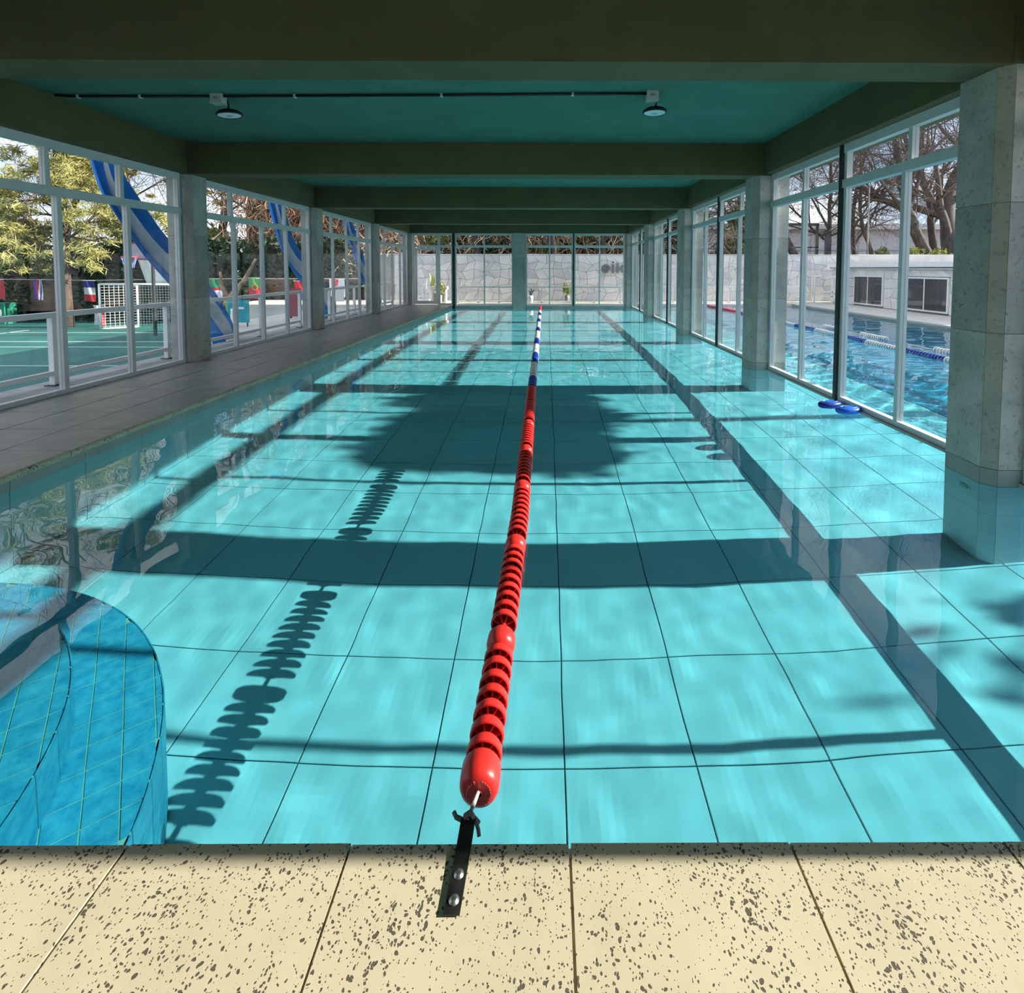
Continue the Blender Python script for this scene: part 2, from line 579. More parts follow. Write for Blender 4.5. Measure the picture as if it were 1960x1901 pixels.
steps = empty('pool_steps', (SCX, SCY, -DEPTH))
tag(steps, 'rounded blue tiled pool steps in the near left corner under water', 'pool steps')
for lev, (r, z0, z1, rin) in enumerate(((1.87, 0.0, 0.75, 1.52), (1.55, 0.0, 1.10, 1.17), (1.20, 0.0, 1.36, 0.0))):
    ring = []
    for k in range(73):
        a = -0.12 + (math.pi + 0.24) * k / 72
        x, y = r * math.cos(a), r * math.sin(a)
        ring.append((max(x, XL - SCX + 0.005), max(y, 0.105)))
    pl = []
    for p in ring:
        if not pl or (abs(p[0] - pl[-1][0]) + abs(p[1] - pl[-1][1])) > 1e-4:
            pl.append(p)
    body = MB().prism(pl, 0.0, z1 - 0.003).build('step', M['grout'], steps, wet=True)
    body.location = (0, 0, 0.001 * lev)
    tw, tl = 0.115, 0.130
    ang = math.radians(38)
    ca, sa = math.cos(ang), math.sin(ang)
    nt_ = 0
    for ix in range(-26, 26):
        for iy in range(-20, 20):
            c = [(ix * tw + 0.003, iy * tl + 0.003), ((ix + 1) * tw - 0.003, iy * tl + 0.003),
                 ((ix + 1) * tw - 0.003, (iy + 1) * tl - 0.003), (ix * tw + 0.003, (iy + 1) * tl - 0.003)]
            c = [(p[0] * ca - p[1] * sa, p[0] * sa + p[1] * ca) for p in c]
            if max(p[0] for p in c) < XL - SCX + 0.02 or min(p[1] for p in c) < 0.105:
                continue
            if max(math.hypot(*p) for p in c) < rin:
                continue
            c = clip_disc(c, 0, 0, r - 0.004)
            c = [(max(p[0], XL - SCX + 0.006), p[1]) for p in c]
            if len(c) < 3:
                continue
            area = 0.5 * abs(sum(c[i][0] * c[(i + 1) % len(c)][1] - c[(i + 1) % len(c)][0] * c[i][1] for i in range(len(c))))
            if area < 0.0008:
                continue
            MB().prism(c, z1 - 0.012, z1 + rnd(0, 0.0015)).build('tile', M['steptile'], body, wet=True)
    # riser tiles
    nseg = int(r * math.pi / 0.19)
    for k in range(nseg):
        a0, a1 = math.pi * k / nseg + 0.003, math.pi * (k + 1) / nseg - 0.003
        am = (a0 + a1) / 2
        if r * math.cos(am) < XL - SCX + 0.1 or r * math.sin(am) < 0.1 or lev == 2:
            continue
        zz = 0.0 if lev == 0 else 0.75
        nrow = 4 if lev == 0 else 2
        for q in range(nrow):
            za = zz + (z1 - zz) * q / nrow + 0.003
            zb_ = zz + (z1 - zz) * (q + 1) / nrow - 0.003
            pts = [(r + 0.006) * math.cos(a) for a in (a0, am, a1)]
            pys = [(r + 0.006) * math.sin(a) for a in (a0, am, a1)]
            ins = [((r - 0.006) * math.cos(a), (r - 0.006) * math.sin(a)) for a in (a1, a0)]
            MB().prism([(pts[i], pys[i]) for i in range(3)] + ins, za, zb_).build('riser_tile', M['steptile'], body, wet=True)

# ------------------------------------------------------------------ water
def water():
    """one continuous surface: calm inside the hall, rippled outside (the two pools join below the glass)"""
    step = 0.042
    x0, x1, y0, y1 = XL - 0.02, XO + 0.02, -4.0, YO + 0.02
    nx, ny = int((x1 - x0) / step), int((y1 - y0) / step)
    X = np.linspace(x0, x1, nx + 1)
    Y = np.linspace(y0, y1, ny + 1)
    XX, YY = np.meshgrid(X, Y)
    rs = np.random.RandomState(5)

    def waves(specs):
        Z = np.zeros_like(XX)
        for lam, amp, n, spread, base in specs:
            for _ in range(n):
                th = base + rs.uniform(-spread, spread)
                k = 2 * math.pi / (lam * rs.uniform(0.75, 1.35))
                Z += amp / math.sqrt(n) * np.sin(k * (XX * math.cos(th) + YY * math.sin(th)) + rs.uniform(0, 6.28))
        return Z
    calm = waves([(0.22, 0.00013, 12, 1.3, 1.0), (0.40, 0.0003, 8, 1.4, 1.2), (0.90, 0.0008, 6, 1.6, 1.4)])
    rough = waves([(0.46, 0.0010, 14, 0.9, 1.57), (1.2, 0.0034, 6, 1.2, 1.4)])
    f = np.clip((XX - XR) / 0.9, 0, 1)
    g_ = np.clip((YY - YE - 0.1) / 0.5, 0, 1)
    f = np.maximum(f * f * (3 - 2 * f), g_ * g_ * (3 - 2 * g_))
    chop = waves([(0.34, 0.0022, 14, 0.7, 1.57)])
    c_ = np.clip((XX - 5.3) / 1.2, 0, 1)
    ZZ = calm * (1 - f) + rough * f + chop * c_ * c_ * (3 - 2 * c_)
    co = np.stack([XX, YY, ZZ], -1).reshape(-1, 3)
    I, J = np.meshgrid(np.arange(nx), np.arange(ny))
    keep = ~((X[I + 1] < 3.60) & (Y[J + 1] < YC - 0.03))
    a_ = (J * (nx + 1) + I)[keep]
    quads = np.stack([a_, a_ + 1, a_ + nx + 2, a_ + nx + 1], -1)
    used, inv = np.unique(quads.ravel(), return_inverse=True)
    co = co[used]
    quads = inv.reshape(-1, 4)
    me = bpy.data.meshes.new('pool_water')
    me.vertices.add(len(co))
    me.vertices.foreach_set('co', co.ravel())
    me.loops.add(quads.size)
    me.loops.foreach_set('vertex_index', quads.ravel().astype(np.int32))
    me.polygons.add(len(quads))
    me.polygons.foreach_set('loop_start', (np.arange(len(quads)) * 4).astype(np.int32))
    me.polygons.foreach_set('use_smooth', np.ones(len(quads), dtype=bool))
    me.update(calc_edges=True)
    me.materials.append(M['water'])
    o = link('pool_water', me)
    o.cycles.is_caustics_caster = True
    tag(o, 'clear turquoise pool water, calm inside the hall and rippled outside', 'water', kind='stuff')


water()

# ------------------------------------------------------------------ decks
dk = MB().box(XWL - 0.05, XL - 0.04, YB, YE + 0.25, -0.3, DK - 0.007).build('floor_deck_left', M['mortar'])
tag(dk, 'grey stone slab deck along the left side of the pool', 'deck', kind='structure')
rows = [XL + 0.0, -4.54, -5.13, -5.72, XWL - 0.04]
ys = [YC - 0.56 * 1 + 0.585 * j for j in range(0, 37) if YC - 0.56 + 0.585 * j < YE + 0.2]
for r_ in range(4):
    xa, xb = rows[r_ + 1] + 0.003, rows[r_] - (0.0 if r_ == 0 else 0.003)
    off = 0.0 if r_ % 2 == 0 else 0.0
    for j in range(len(ys) - 1):
        a, b = ys[j] + 0.003 + off, min(ys[j + 1] - 0.003 + off, YE + 0.2)
        if r_ == 0:
            if b < YC + 0.01:
                continue
            a = max(a, YC + 0.002)
            sl = MB()
            bz = DK + rnd(-0.0012, 0.0012)
            # coping slab with a rounded nose; cream colour carries light reflected off the water
            pr = [(xa, DK - 0.055), (xb + 0.012, DK - 0.055), (xb + 0.02, DK - 0.045), (xb + 0.02, DK - 0.016),
                  (xb + 0.012, DK - 0.004), (xb - 0.004, bz), (xa, bz)]
            n = len(pr)
            sl.v = [(p[0], a, p[1]) for p in pr] + [(p[0], b, p[1]) for p in pr]
            sl.face(range(n))
            sl.face([n + i for i in reversed(range(n))])
            for i in range(n):
                k = (i + 1) % n
                sl.m = 1 if 1 <= i <= 4 else 0
                sl.face((i, n + i, n + k, k))
            sl.build('coping_slab', [M['deck'], M['coping']], dk)
        else:
            MB().box(xa, xb, a, b, DK - 0.04, DK + rnd(-0.0015, 0.0015), bev=0.004).build('slab', M['deck'], dk)

nd = MB().box(XWL, 3.6, YB, YC - 0.04, -0.3, DK - 0.006).build('floor_deck_near', M['mortar'])
tag(nd, 'sunlit cream pitted stone coping in the foreground', 'deck', kind='structure')
jx = [-5.86 + 0.0, -5.16, -4.58, -4.0, -3.42, -2.84, -2.26, -1.69, -1.10, -0.513, 0.065, 0.650, 1.218, 1.80, 2.38, 2.96, 3.58]
for i in range(len(jx) - 1):
    for (a, b, nose) in ((0.716, YC, True), (0.13, 0.71, False), (-0.455, 0.125, False)):
        xa, xb = jx[i] + 0.0035, jx[i + 1] - 0.0035
        sl = MB()
        bz = DK + rnd(-0.001, 0.001)
        yb2 = b + rnd(-0.0025, 0.0025) if nose else b
        pr = [(a, DK - 0.05), (yb2 - 0.012, DK - 0.05), (yb2, DK - 0.04), (yb2, DK - 0.014), (yb2 - 0.005, DK - 0.004), (yb2 - 0.016, bz), (a, bz)] if nose else \
             [(a, DK - 0.05), (b, DK - 0.05), (b, bz - 0.004), (b - 0.004, bz), (a + 0.004, bz), (a, bz - 0.004)]
        n = len(pr)
        sl.v = [(xb, p[0], p[1]) for p in pr] + [(xa, p[0], p[1]) for p in pr]
        sl.face(range(n))
        sl.face([n + k for k in reversed(range(n))])
        for k in range(n):
            q = (k + 1) % n
            sl.face((k, n + k, n + q, q))
        sl.build('coping_slab' if nose else 'slab', M['coping'], nd)
MB().box(XWL, 3.6, YB, -0.46, DK - 0.06, DK - 0.001).build('back_slab', M['coping'], nd)

# ------------------------------------------------------------------ columns
def column(xf, xb_, ya, yb_, z0, side, label, joints=(2.15, 1.17, 0.18), ch=0.075, zt=ZB):
    """stone clad column; xf = face towards the pool, xb_ = far face; side = +1 when the pool lies towards -x"""
    c = empty('column', ((xf + xb_) / 2, (ya + yb_) / 2, z0))
    ox, oy = c.location.x, c.location.y
    tag(c, label, 'column', 'stone clad columns', 'structure')
    d = side
    t = 0.022
    # outline from far corner round the pool face, chamfer, front face
    P = [(xf, yb_), (xf, ya + ch), (xf + d * ch, ya), (xb_, ya), (xb_, yb_)]
    core = [(xf + d * t, yb_ - t), (xf + d * t, ya + ch + t * 0.4), (xf + d * (ch + t * 0.4), ya + t), (xb_ - d * t, ya + t), (xb_ - d * t, yb_ - t)]
    pl = [(p[0] - ox, p[1] - oy) for p in core]
    if side < 0:
        pl = pl[::-1]
    MB().prism(pl, 0.0, zt - z0).build('core', M['core'], c, wet=True)
    zs = [zt] + [j for j in joints if j > z0] + [z0]
    for e in range(5):
        p, q = Vector(P[e]), Vector(P[(e + 1) % 5])
        dv = (q - p).normalized()
        nrm = Vector((dv.y, -dv.x)) * (1 if side > 0 else -1)   # pointing inwards
        for k in range(len(zs) - 1):
            if zs[k] - zs[k + 1] < 0.02:
                continue
            a = p + dv * 0.0015
            b = q - dv * 0.0015
            pr = [a, b, b - nrm * -t, a - nrm * -t]
            cen = Vector(((xf + xb_) / 2, (ya + yb_) / 2))
            if ((a + nrm * t) - cen).length > (a - cen).length:
                pr = [a, b, b - nrm * t, a - nrm * t]
            pts = [(v.x - ox, v.y - oy) for v in pr]
            ar = sum(pts[i][0] * pts[(i + 1) % 4][1] - pts[(i + 1) % 4][0] * pts[i][1] for i in range(4))
            if ar < 0:
                pts = pts[::-1]
            za, zb2 = zs[k + 1] - z0 + 0.002, zs[k] - z0 - 0.002
            wetp = zs[k] < 0.01
            band = 0.01 < zs[k] < 0.15 and z0 < 0
            mt = M['membrane'] if wetp else M['fascia'] if band else (M['column_edge'] if e == 1 else (M['column_b'] if (k + e) % 2 else M['column']))
            MB().prism(pts, za, zb2).build('stone_slab', mt, c, wet=True)
    return c


ordw = ['nearest', 'second', 'third', 'fourth', 'fifth']
for k in range(5):
    y = YK[k]
    column(XCR, 3.90, y, y + 0.42, -DEPTH, 1, ordw[k] + ' stone clad column from the camera on the right, standing in the water' if k else
           'large nearest stone clad column at the right edge, standing in the water', joints=(2.15, 1.17, 0.13, 0.0, -0.62))
for k in range(1, 5):
    y = YK[k]
    column(XCL, -6.05, y, y + 0.42, DK, -1, ['', 'nearest', 'second', 'third', 'last'][k] + ' stone clad column on the left deck', joints=(2.18, 1.17))
column(XCL, -6.05, YK[0], YK[0] + 0.42, DK, -1, 'stone clad column of the left deck just outside the picture', joints=(2.18, 1.17))
# column in the middle of the end wall
cc = column(-1.394, -0.864, YE - 0.05, YE + 0.40, -DEPTH, 1, 'stone clad column in the middle of the glazed end wall', joints=(2.15, 1.17, 0.0), ch=0.02)
# inlet fitting on the nearest right column
inl = empty('pool_inlet', (XCR - 0.001, 4.035, -0.235))
tag(inl, 'small round white inlet fitting under water on the nearest right column', 'inlet')
MB().lathe([(0.0, -0.004), (0.052, -0.004), (0.062, -0.010), (0.066, -0.004), (0.066, 0.0)], 28, 'X').build('flange', flat('inlet_rim', (0.75, 0.85, 0.8), 0.4), inl, True, wet=True)
MB().lathe([(0.0, -0.009), (0.042, -0.009), (0.046, -0.004)], 24, 'X').build('grille', flat('inlet_grille', (0.12, 0.30, 0.30), 0.5), inl, True, wet=True)
for r_ in (0.012, 0.024, 0.036):
    MB().lathe([(r_ - 0.003, -0.009), (r_ - 0.003, -0.013), (r_ + 0.003, -0.013), (r_ + 0.003, -0.009)], 24, 'X').build('ring', flat('inlet_rim', (0.75, 0.85, 0.8)), inl, True, wet=True)

# ------------------------------------------------------------------ roof
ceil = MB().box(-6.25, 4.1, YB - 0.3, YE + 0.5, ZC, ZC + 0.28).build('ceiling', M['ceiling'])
tag(ceil, 'painted concrete ceiling slab, teal water light put into its paint colour', 'ceiling', kind='structure')
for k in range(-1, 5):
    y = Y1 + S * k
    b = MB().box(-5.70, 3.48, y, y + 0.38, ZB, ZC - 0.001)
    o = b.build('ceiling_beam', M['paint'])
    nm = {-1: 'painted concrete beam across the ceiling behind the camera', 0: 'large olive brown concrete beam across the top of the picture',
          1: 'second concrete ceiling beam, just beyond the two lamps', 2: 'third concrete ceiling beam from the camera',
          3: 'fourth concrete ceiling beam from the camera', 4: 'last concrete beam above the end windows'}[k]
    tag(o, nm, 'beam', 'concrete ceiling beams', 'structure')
    for (xa, xb_) in ((-5.70, -5.60), (3.40, 3.48)):
        MB().box(xa, xb_, y - 0.012, y + 0.42, ZB + 0.002, ZC - 0.002).build('column_head', M['paint'], o)
o = MB().box(3.48, 4.05, YB, YE + 0.45, ZB + 0.01, ZC - 0.001).build('trim_1', M['paint'])
tag(o, 'long concrete edge beam above the right windows', 'beam', kind='structure')
o = MB().box(-6.2, -5.70, YB, YE + 0.45, ZB + 0.01, ZC - 0.001).build('trim_2', M['paint'])
tag(o, 'long concrete edge beam above the left windows', 'beam', kind='structure')
o = MB().box(-6.2, 4.1, YB - 0.3, YB, -0.3, ZC).build('wall_back', M['paint'])
tag(o, 'painted wall behind the camera', 'wall', kind='structure')

# ------------------------------------------------------------------ windows
WN = [0]


def along(axis, plane, u0, u1, w0, w1, z0, z1):
    """box from a wall-local frame: u along the wall, w across it"""
    m = MB()
    if axis == 'y':
        return m.box(plane + w0, plane + w1, u0, u1, z0, z1)
    return m.box(u0, u1, plane + w0, plane + w1, z0, z1)


def window(axis, plane, u0, u1, z0, zt, zh, low, up, thick, label, fw=0.055, tr=0.10, dep=0.035, curb=None, skip_low=None):
    """low / up: mullion positions under and above the transom; thick: positions of a dark post between two units"""
    WN[0] += 1
    w = empty('window_%d' % WN[0])
    tag(w, label, 'window', None, 'structure')
    F = M['frame']
    D0, D1 = -dep, dep
    def part(nm, *a, mat=F):
        return along(axis, plane, *a).build(nm, mat, w)
    edges = [u0] + sorted(thick) + [u1]
    for t in thick:
        part('dark_post', t - 0.03, t + 0.03, D0 - 0.03, D1 + 0.03, z0, zh, mat=M['darkpost'])
    if curb:
        part('sill', u0, u1, D0 - 0.03, D1 + 0.03, curb[0], curb[1], mat=curb[2])
    for e in range(len(edges) - 1):
        a = edges[e] + (0.03 if e > 0 else 0)
        b = edges[e + 1] - (0.03 if e < len(edges) - 2 else 0)
        part('bottom_rail', a, b, D0, D1, z0, z0 + 0.055)
        part('head_rail', a, b, D0 - 0.01, D1, zh - 0.10, zh)
        part('transom', a, b, D0 - 0.02, D1 + 0.01, zt - tr / 2, zt + tr / 2)
        part('stile', a, a + fw, D0, D1, z0 + 0.055, zh - 0.10)
        part('stile', b - fw, b, D0, D1, z0 + 0.055, zh - 0.10)
        for zone, (za, zb_, lst) in (('low', (z0 + 0.055, zt - tr / 2, low)), ('up', (zt + tr / 2, zh - 0.10, up))):
            ms = [m_ for m_ in lst if a + 0.1 < m_ < b - 0.1]
            for m_ in ms:
                part('mullion', m_ - fw / 2, m_ + fw / 2, D0, D1, za, zb_)
            cuts = [a + fw] + [v for m_ in ms for v in (m_ - fw / 2, m_ + fw / 2)] + [b - fw]
            for q in range(0, len(cuts), 2):
                part('pane', cuts[q], cuts[q + 1], -0.003, 0.003, za, zb_, mat=M['glass'])
    return w


bays = ['first bay beyond the nearest column', 'second bay', 'third bay', 'fourth, farthest bay']
for k in range(4):
    a, b = YK[k] + 0.42, YK[k + 1]
    L = b - a
    fr = [(5.259 - 4.237) / 4.076, (6.34 - 4.237) / 4.076, (7.309 - 4.237) / 4.076]
    window('y', XR, a, b, 0.03, 2.69, 3.163, [a + L * fr[0], a + L * fr[2]], [a + L * (fr[0] - 0.02), a + L * fr[2]], [a + L * fr[1]],
           'white framed window over the water on the right, ' + bays[k], curb=(0.005, 0.03, M['concrete']))
window('y', XR, -0.3, YK[0], 0.03, 2.69, 3.163, [0.5, 2.605], [0.5, 2.605], [1.335], 'white framed window on the right beside the near coping, outside the picture',
       curb=(0.005, 0.03, M['concrete']))
window('y', XR, YB, -0.72, 0.03, 2.69, 3.163, [-1.9], [-1.9], [], 'white framed window on the right behind the camera', curb=(0.005, 0.03, M['concrete']))
llow = [[5.2, 6.248, 7.276], [9.74, 10.697, 11.685], [14.233, 15.234, 16.222], [18.736, 19.69, 20.746]]
lup = [[5.1, 6.12, 7.18], [9.66, 11.64], [14.15, 15.18, 16.15], [18.74, 20.70]]
for k in range(4):
    a, b = YK[k] + 0.42, YK[k + 1]
    window('y', XWL, a, b, DK, 2.565, 3.163, llow[k], lup[k], [], 'white framed window along the left deck, ' + bays[k], fw=0.06)
window('y', XWL, -0.3, YK[0], DK, 2.565, 3.163, [1.0, 2.4], [1.0, 2.4], [], 'white framed window along the left deck beside the camera, outside the picture')
window('y', XWL, YB, -0.72, DK, 2.565, 3.163, [-2.0], [-2.0], [], 'white framed window along the left deck behind the camera')
# end wall
PE = YE + 0.15
window('x', PE, -3.86, -1.40, 0.06, 2.60, 3.163, [-2.618], [-2.618], [], 'end window left of the middle column, over the water', curb=(-0.4, 0.06, M['concrete']))
window('x', PE, -0.86, 3.34, 0.06, 2.60, 3.163, [0.151, 2.271], [0.151, 2.271], [1.167], 'wide end window right of the middle column, over the water', curb=(-0.4, 0.06, M['concrete']))
window('x', PE, -4.55, -3.97, DK, 2.60, 3.163, [], [], [], 'narrow end window beside the glass door')
o = MB().box(-3.97, -3.86, PE - 0.06, PE + 0.06, -0.3, 3.163).build('trim_3', M['darkpost'])
tag(o, 'dark steel post of the end wall at the pool edge', 'post', kind='structure')
o = MB().box(-5.70, -4.55, PE - 0.04, PE + 0.04, 3.06, 3.163).build('trim_4', M['frame'])
tag(o, 'white head rail above the glass door', 'frame', kind='structure')
dr = empty('door_1', (-5.06, PE, DK))
tag(dr, 'white framed glass door at the far end of the left deck', 'door', None, 'structure')
for nm, (xa, xb_, za, zb_) in (('jamb', (-5.64, -5.58, 0, 2.93)), ('jamb', (-4.60, -4.54, 0, 2.93)), ('door_stile', (-5.56, -5.47, 0.02, 2.40)), ('door_stile', (-4.68, -4.60, 0.02, 2.40)),
                               ('bottom_rail', (-5.47, -4.68, 0.02, 0.16)), ('top_rail', (-5.47, -4.68, 2.30, 2.40)), ('transom', (-5.58, -4.60, 2.42, 2.52))):
    MB().box(xa + 5.06, xb_ + 5.06, -0.03, 0.03, za, zb_).build(nm, M['frame'], dr)
MB().box(-0.41, 0.38, -0.003, 0.003, 0.16, 2.30).build('pane', M['glass'], dr)
MB().box(-0.52, 0.46, -0.003, 0.003, 2.52, 2.93).build('pane', M['glass'], dr)
MB().tube([(0.33, -0.03, 0.95), (0.33, -0.07, 0.95), (0.33, -0.07, 1.15), (0.33, -0.03, 1.15)], 0.012, 8).build('handle', M['bolt'], dr, True)

# ------------------------------------------------------------------ lane ropes
def float_mesh(name, mat, r=0.058, seg=22, fins=8):
    """open anti-wave disc: outer band, dished web, hub and radial fins, axis along y"""
    m = MB()
    m.lathe([(r - 0.004, -0.016), (r, -0.014), (r + 0.001, 0.0), (r, 0.012), (r - 0.005, 0.014), (r - 0.007, 0.004), (r - 0.007, -0.015), (r - 0.004, -0.016)], seg, 'Y')
    m.lathe([(r - 0.002, 0.010), (r - 0.006, 0.022), (r - 0.014, 0.032), (0.030, 0.040), (0.012, 0.043), (0.0, 0.043)], seg, 'Y')
    m.lathe([(0.0, -0.026), (0.013, -0.026), (0.015, 0.020)], 12, 'Y')
    for k in range(fins):
        a = 2 * math.pi * k / fins + 0.2
        d = Vector((math.cos(a), 0, math.sin(a)))
        n = Vector((-math.sin(a), 0, math.cos(a))) * 0.0016
        i0, o0 = d * 0.012, d * (r - 0.006)
        p = [i0 + Vector((0, -0.020, 0)), o0 + Vector((0, -0.012, 0)), o0 + Vector((0, 0.008, 0)), i0 + Vector((0, 0.022, 0))]
        b = len(m.v)
        m.v += [tuple(q + n) for q in p] + [tuple(q - n) for q in p]
        m.face((b, b + 1, b + 2, b + 3))
        m.face((b + 7, b + 6, b + 5, b + 4))
        m.face((b, b + 4, b + 5, b + 1))
        m.face((b + 3, b + 2, b + 6, b + 7))
    me = m.mesh(name, mat, True)
    me.set_sharp_from_angle(angle=math.radians(40))
    return me


def plug_mesh(name, mat, r=0.060):
    """smooth closed barrel between groups of discs"""
    m = MB()
    m.lathe([(0.0, -0.052), (0.03, -0.050), (0.050, -0.040), (r, -0.022), (r, 0.022), (0.050, 0.040), (0.03, 0.050), (0.0, 0.052)], 24, 'Y')
    return m.mesh(name, mat, True)


RX = [(1.5, -0.203), (2.07, -0.190), (2.54, -0.180), (3.24, -0.166), (4.1, -0.172), (6.8, -0.186), (11.0, -0.20), (22.0, -0.24)]


def rope_x(y):
    for (a, xa), (b, xb_) in zip(RX, RX[1:]):
        if a <= y <= b:
            return xa + (xb_ - xa) * (y - a) / (b - a)
    return RX[0][1] if y < RX[0][0] else RX[-1][1]


rope = empty('lane_rope', (-0.203, 1.485, 0.060))
tag(rope, 'long lane rope of red, blue and white floats down the middle of the indoor pool', 'lane rope')
fm = {c: float_mesh('float_disc', M[c + 'plastic']) for c in ('red', 'blue', 'white')}
pm = {c: plug_mesh('float_barrel', M[c + 'plastic']) for c in ('red', 'blue', 'white')}
bounds = [6.78, 7.37, 8.48, 9.46, 10.6, 11.5, 12.77, 13.56, 15.0, 16.0, 17.2, 18.1, 19.2]


def rope_col(y):
    n = sum(1 for b in bounds if y >= b)
    if n == 0 or n >= 13:
        return 'red'
    return 'blue' if n % 2 == 1 else 'white'


y = 1.615
n = 0
while y < 21.55 and n < 296:
    c = rope_col(y)
    barrel = (n % 10 == 7)
    if barrel:
        y += 0.025
    o = link('float_barrel' if barrel else 'float_disc', (pm if barrel else fm)[c], rope, (rope_x(y) + 0.203, y - 1.485, 0.004 + 0.003 * math.sin(y * 2.1)), wet=True)
    dx = (rope_x(y + 0.3) - rope_x(y)) / 0.3
    o.rotation_euler = (rnd(-0.03, 0.03), rnd(0, 6.28), -dx + rnd(-0.02, 0.02))
    y += (0.095 if barrel else 0.0685) + (0.025 if barrel else 0)
    n += 1
cap = MB()
cap.lathe([(0.010, 0.0), (0.012, 0.006), (0.022, 0.004), (0.040, 0.003), (0.054, 0.010), (0.061, 0.024), (0.063, 0.045), (0.062, 0.088), (0.054, 0.100), (0.0, 0.102)], 32, 'Y')
cap.build('end_cap', M['redplastic'], rope, True, (0, -0.002, 0), wet=True)
lt = MB()
for k in range(26):
    if k in (6, 7, 18, 19):
        continue
    a = 2 * math.pi * k / 26
    x, z = 0.037 * math.cos(a), 0.037 * math.sin(a)
    lt.box(x - 0.0015, x + 0.0015, -0.0015, 0.004, z - 0.004, z + 0.004)
lt.build('raised_marks', flat('red_plastic_light', (0.75, 0.16, 0.14), 0.5), rope, loc=(0, 0.0, 0))['kind'] = 'stuff'
MB().tube([(rope_x(v) + 0.203, v - 1.485, 0.004 + 0.003 * math.sin(v * 2.1)) for v in [1.52 + 0.25 * i for i in range(82)]], 0.006, 6).build('cable', M['cable'], rope, True)
# pigtail from the rope to the bracket
MB().tube([(0.0, 0.012, 0.0), (-0.004, -0.05, 0.030), (-0.006, -0.088, 0.052)], 0.0058, 10).build('white_tail', M['cable'], rope, True)
MB().tube([(-0.006, -0.086, 0.051), (-0.007, -0.12, 0.070), (-0.008, -0.155, 0.090)], 0.0050, 8).build('cord_tail', M['cord'], rope, True)

br = empty('anchor_bracket', (-0.215, 1.235, DK))
tag(br, 'black metal strap bolted to the near coping, holding the lane rope', 'bracket')
st = MB()
w = 0.0195
prof = [(-0.100, 0.004), (-0.02, 0.005), (0.045, 0.008), (0.068, 0.012), (0.085, 0.016), (0.1, 0.017)]
sk = 0.004
for i in range(len(prof) - 1):
    (a, za), (b, zb_) = prof[i], prof[i + 1]
    xa, xb_ = a * 0.05, b * 0.05
    nn = len(st.v)
    st.v += [(xa - w, a, za), (xa + w, a, za), (xb_ + w, b, zb_), (xb_ - w, b, zb_), (xa - w, a, za + sk), (xa + w, a, za + sk), (xb_ + w, b, zb_ + sk), (xb_ - w, b, zb_ + sk)]
    for q in ((3, 2, 1, 0), (4, 5, 6, 7), (0, 1, 5, 4), (2, 3, 7, 6), (1, 2, 6, 5), (3, 0, 4, 7)):
        st.face([nn + k for k in q])
st.build('strap', M['blackmetal'], br)
for yy in (-0.073, -0.020):
    bo = MB().lathe([(0.0125, 0.0085), (0.0125, 0.0100), (0.0085, 0.0102), (0.0080, 0.0130), (0.0060, 0.0138), (0.0, 0.0138)], 18).build('bolt', M['bolt'], br, True, (yy * 0.05, yy, 0))
    MB().lathe([(0.0040, 0.0140), (0.0, 0.0143)], 6).build('socket', M['darkpost'], bo)
kn = MB()
kn.tube([(-0.014, 0.098, 0.020), (-0.030, 0.108, 0.016), (-0.038, 0.118, 0.020)], 0.0062, 8)
kn.tube([(0.006 + 0.013 * math.cos(t * 1.1), 0.104 + 0.004 * math.sin(t * 2.0), 0.020 + 0.011 * math.sin(t * 1.1)) for t in range(0, 12)], 0.0058, 8)
kn.tube([(0.018, 0.108, 0.014), (0.026, 0.100, 0.010), (0.034, 0.086, 0.004), (0.037, 0.078, -0.006)], 0.0055, 8)
kn.tube([(0.0, 0.110, 0.014), (0.02, 0.114, 0.006), (0.034, 0.104, 0.002)], 0.0058, 8)
kn.build('knotted_cord', M['cord'], br, True)

# outdoor lane ropes
lo_f = {c: float_mesh('float_disc', M[c + 'plastic'], r=0.062, seg=12, fins=0) for c in ('red', 'blue', 'white')}


def outdoor_rope(x0, y0, y1, colf, label):
    r_ = empty('lane_rope', (x0, y0, 0.02))
    tag(r_, label, 'lane rope')
    MB().tube([(0, 0, 0), (0, y1 - y0, 0)], 0.008, 6).build('cable', M['cable'], r_)
    yy = y0 + 0.05
    while yy < y1:
        c = colf(yy)
        if c:
            link('float_disc', lo_f[c], r_, (0.02 * math.sin(yy), yy - y0, 0))
        yy += 0.078
    return r_


outdoor_rope(7.22, 6.0, 22.9, lambda v: 'red' if v > 19.45 else ('blue' if int((v - 8.05) // 1.13) % 2 == 1 else 'white'),
             'outdoor lane rope with alternating blue and white floats and a red far end')
outdoor_rope(7.95, 8.6, 15.4, lambda v: 'white' if any(a < v < b for a, b in ((8.7, 10.4), (11.9, 12.9), (13.7, 14.7))) else None,
             'outdoor lane rope with groups of white floats only, behind the blue and white one')

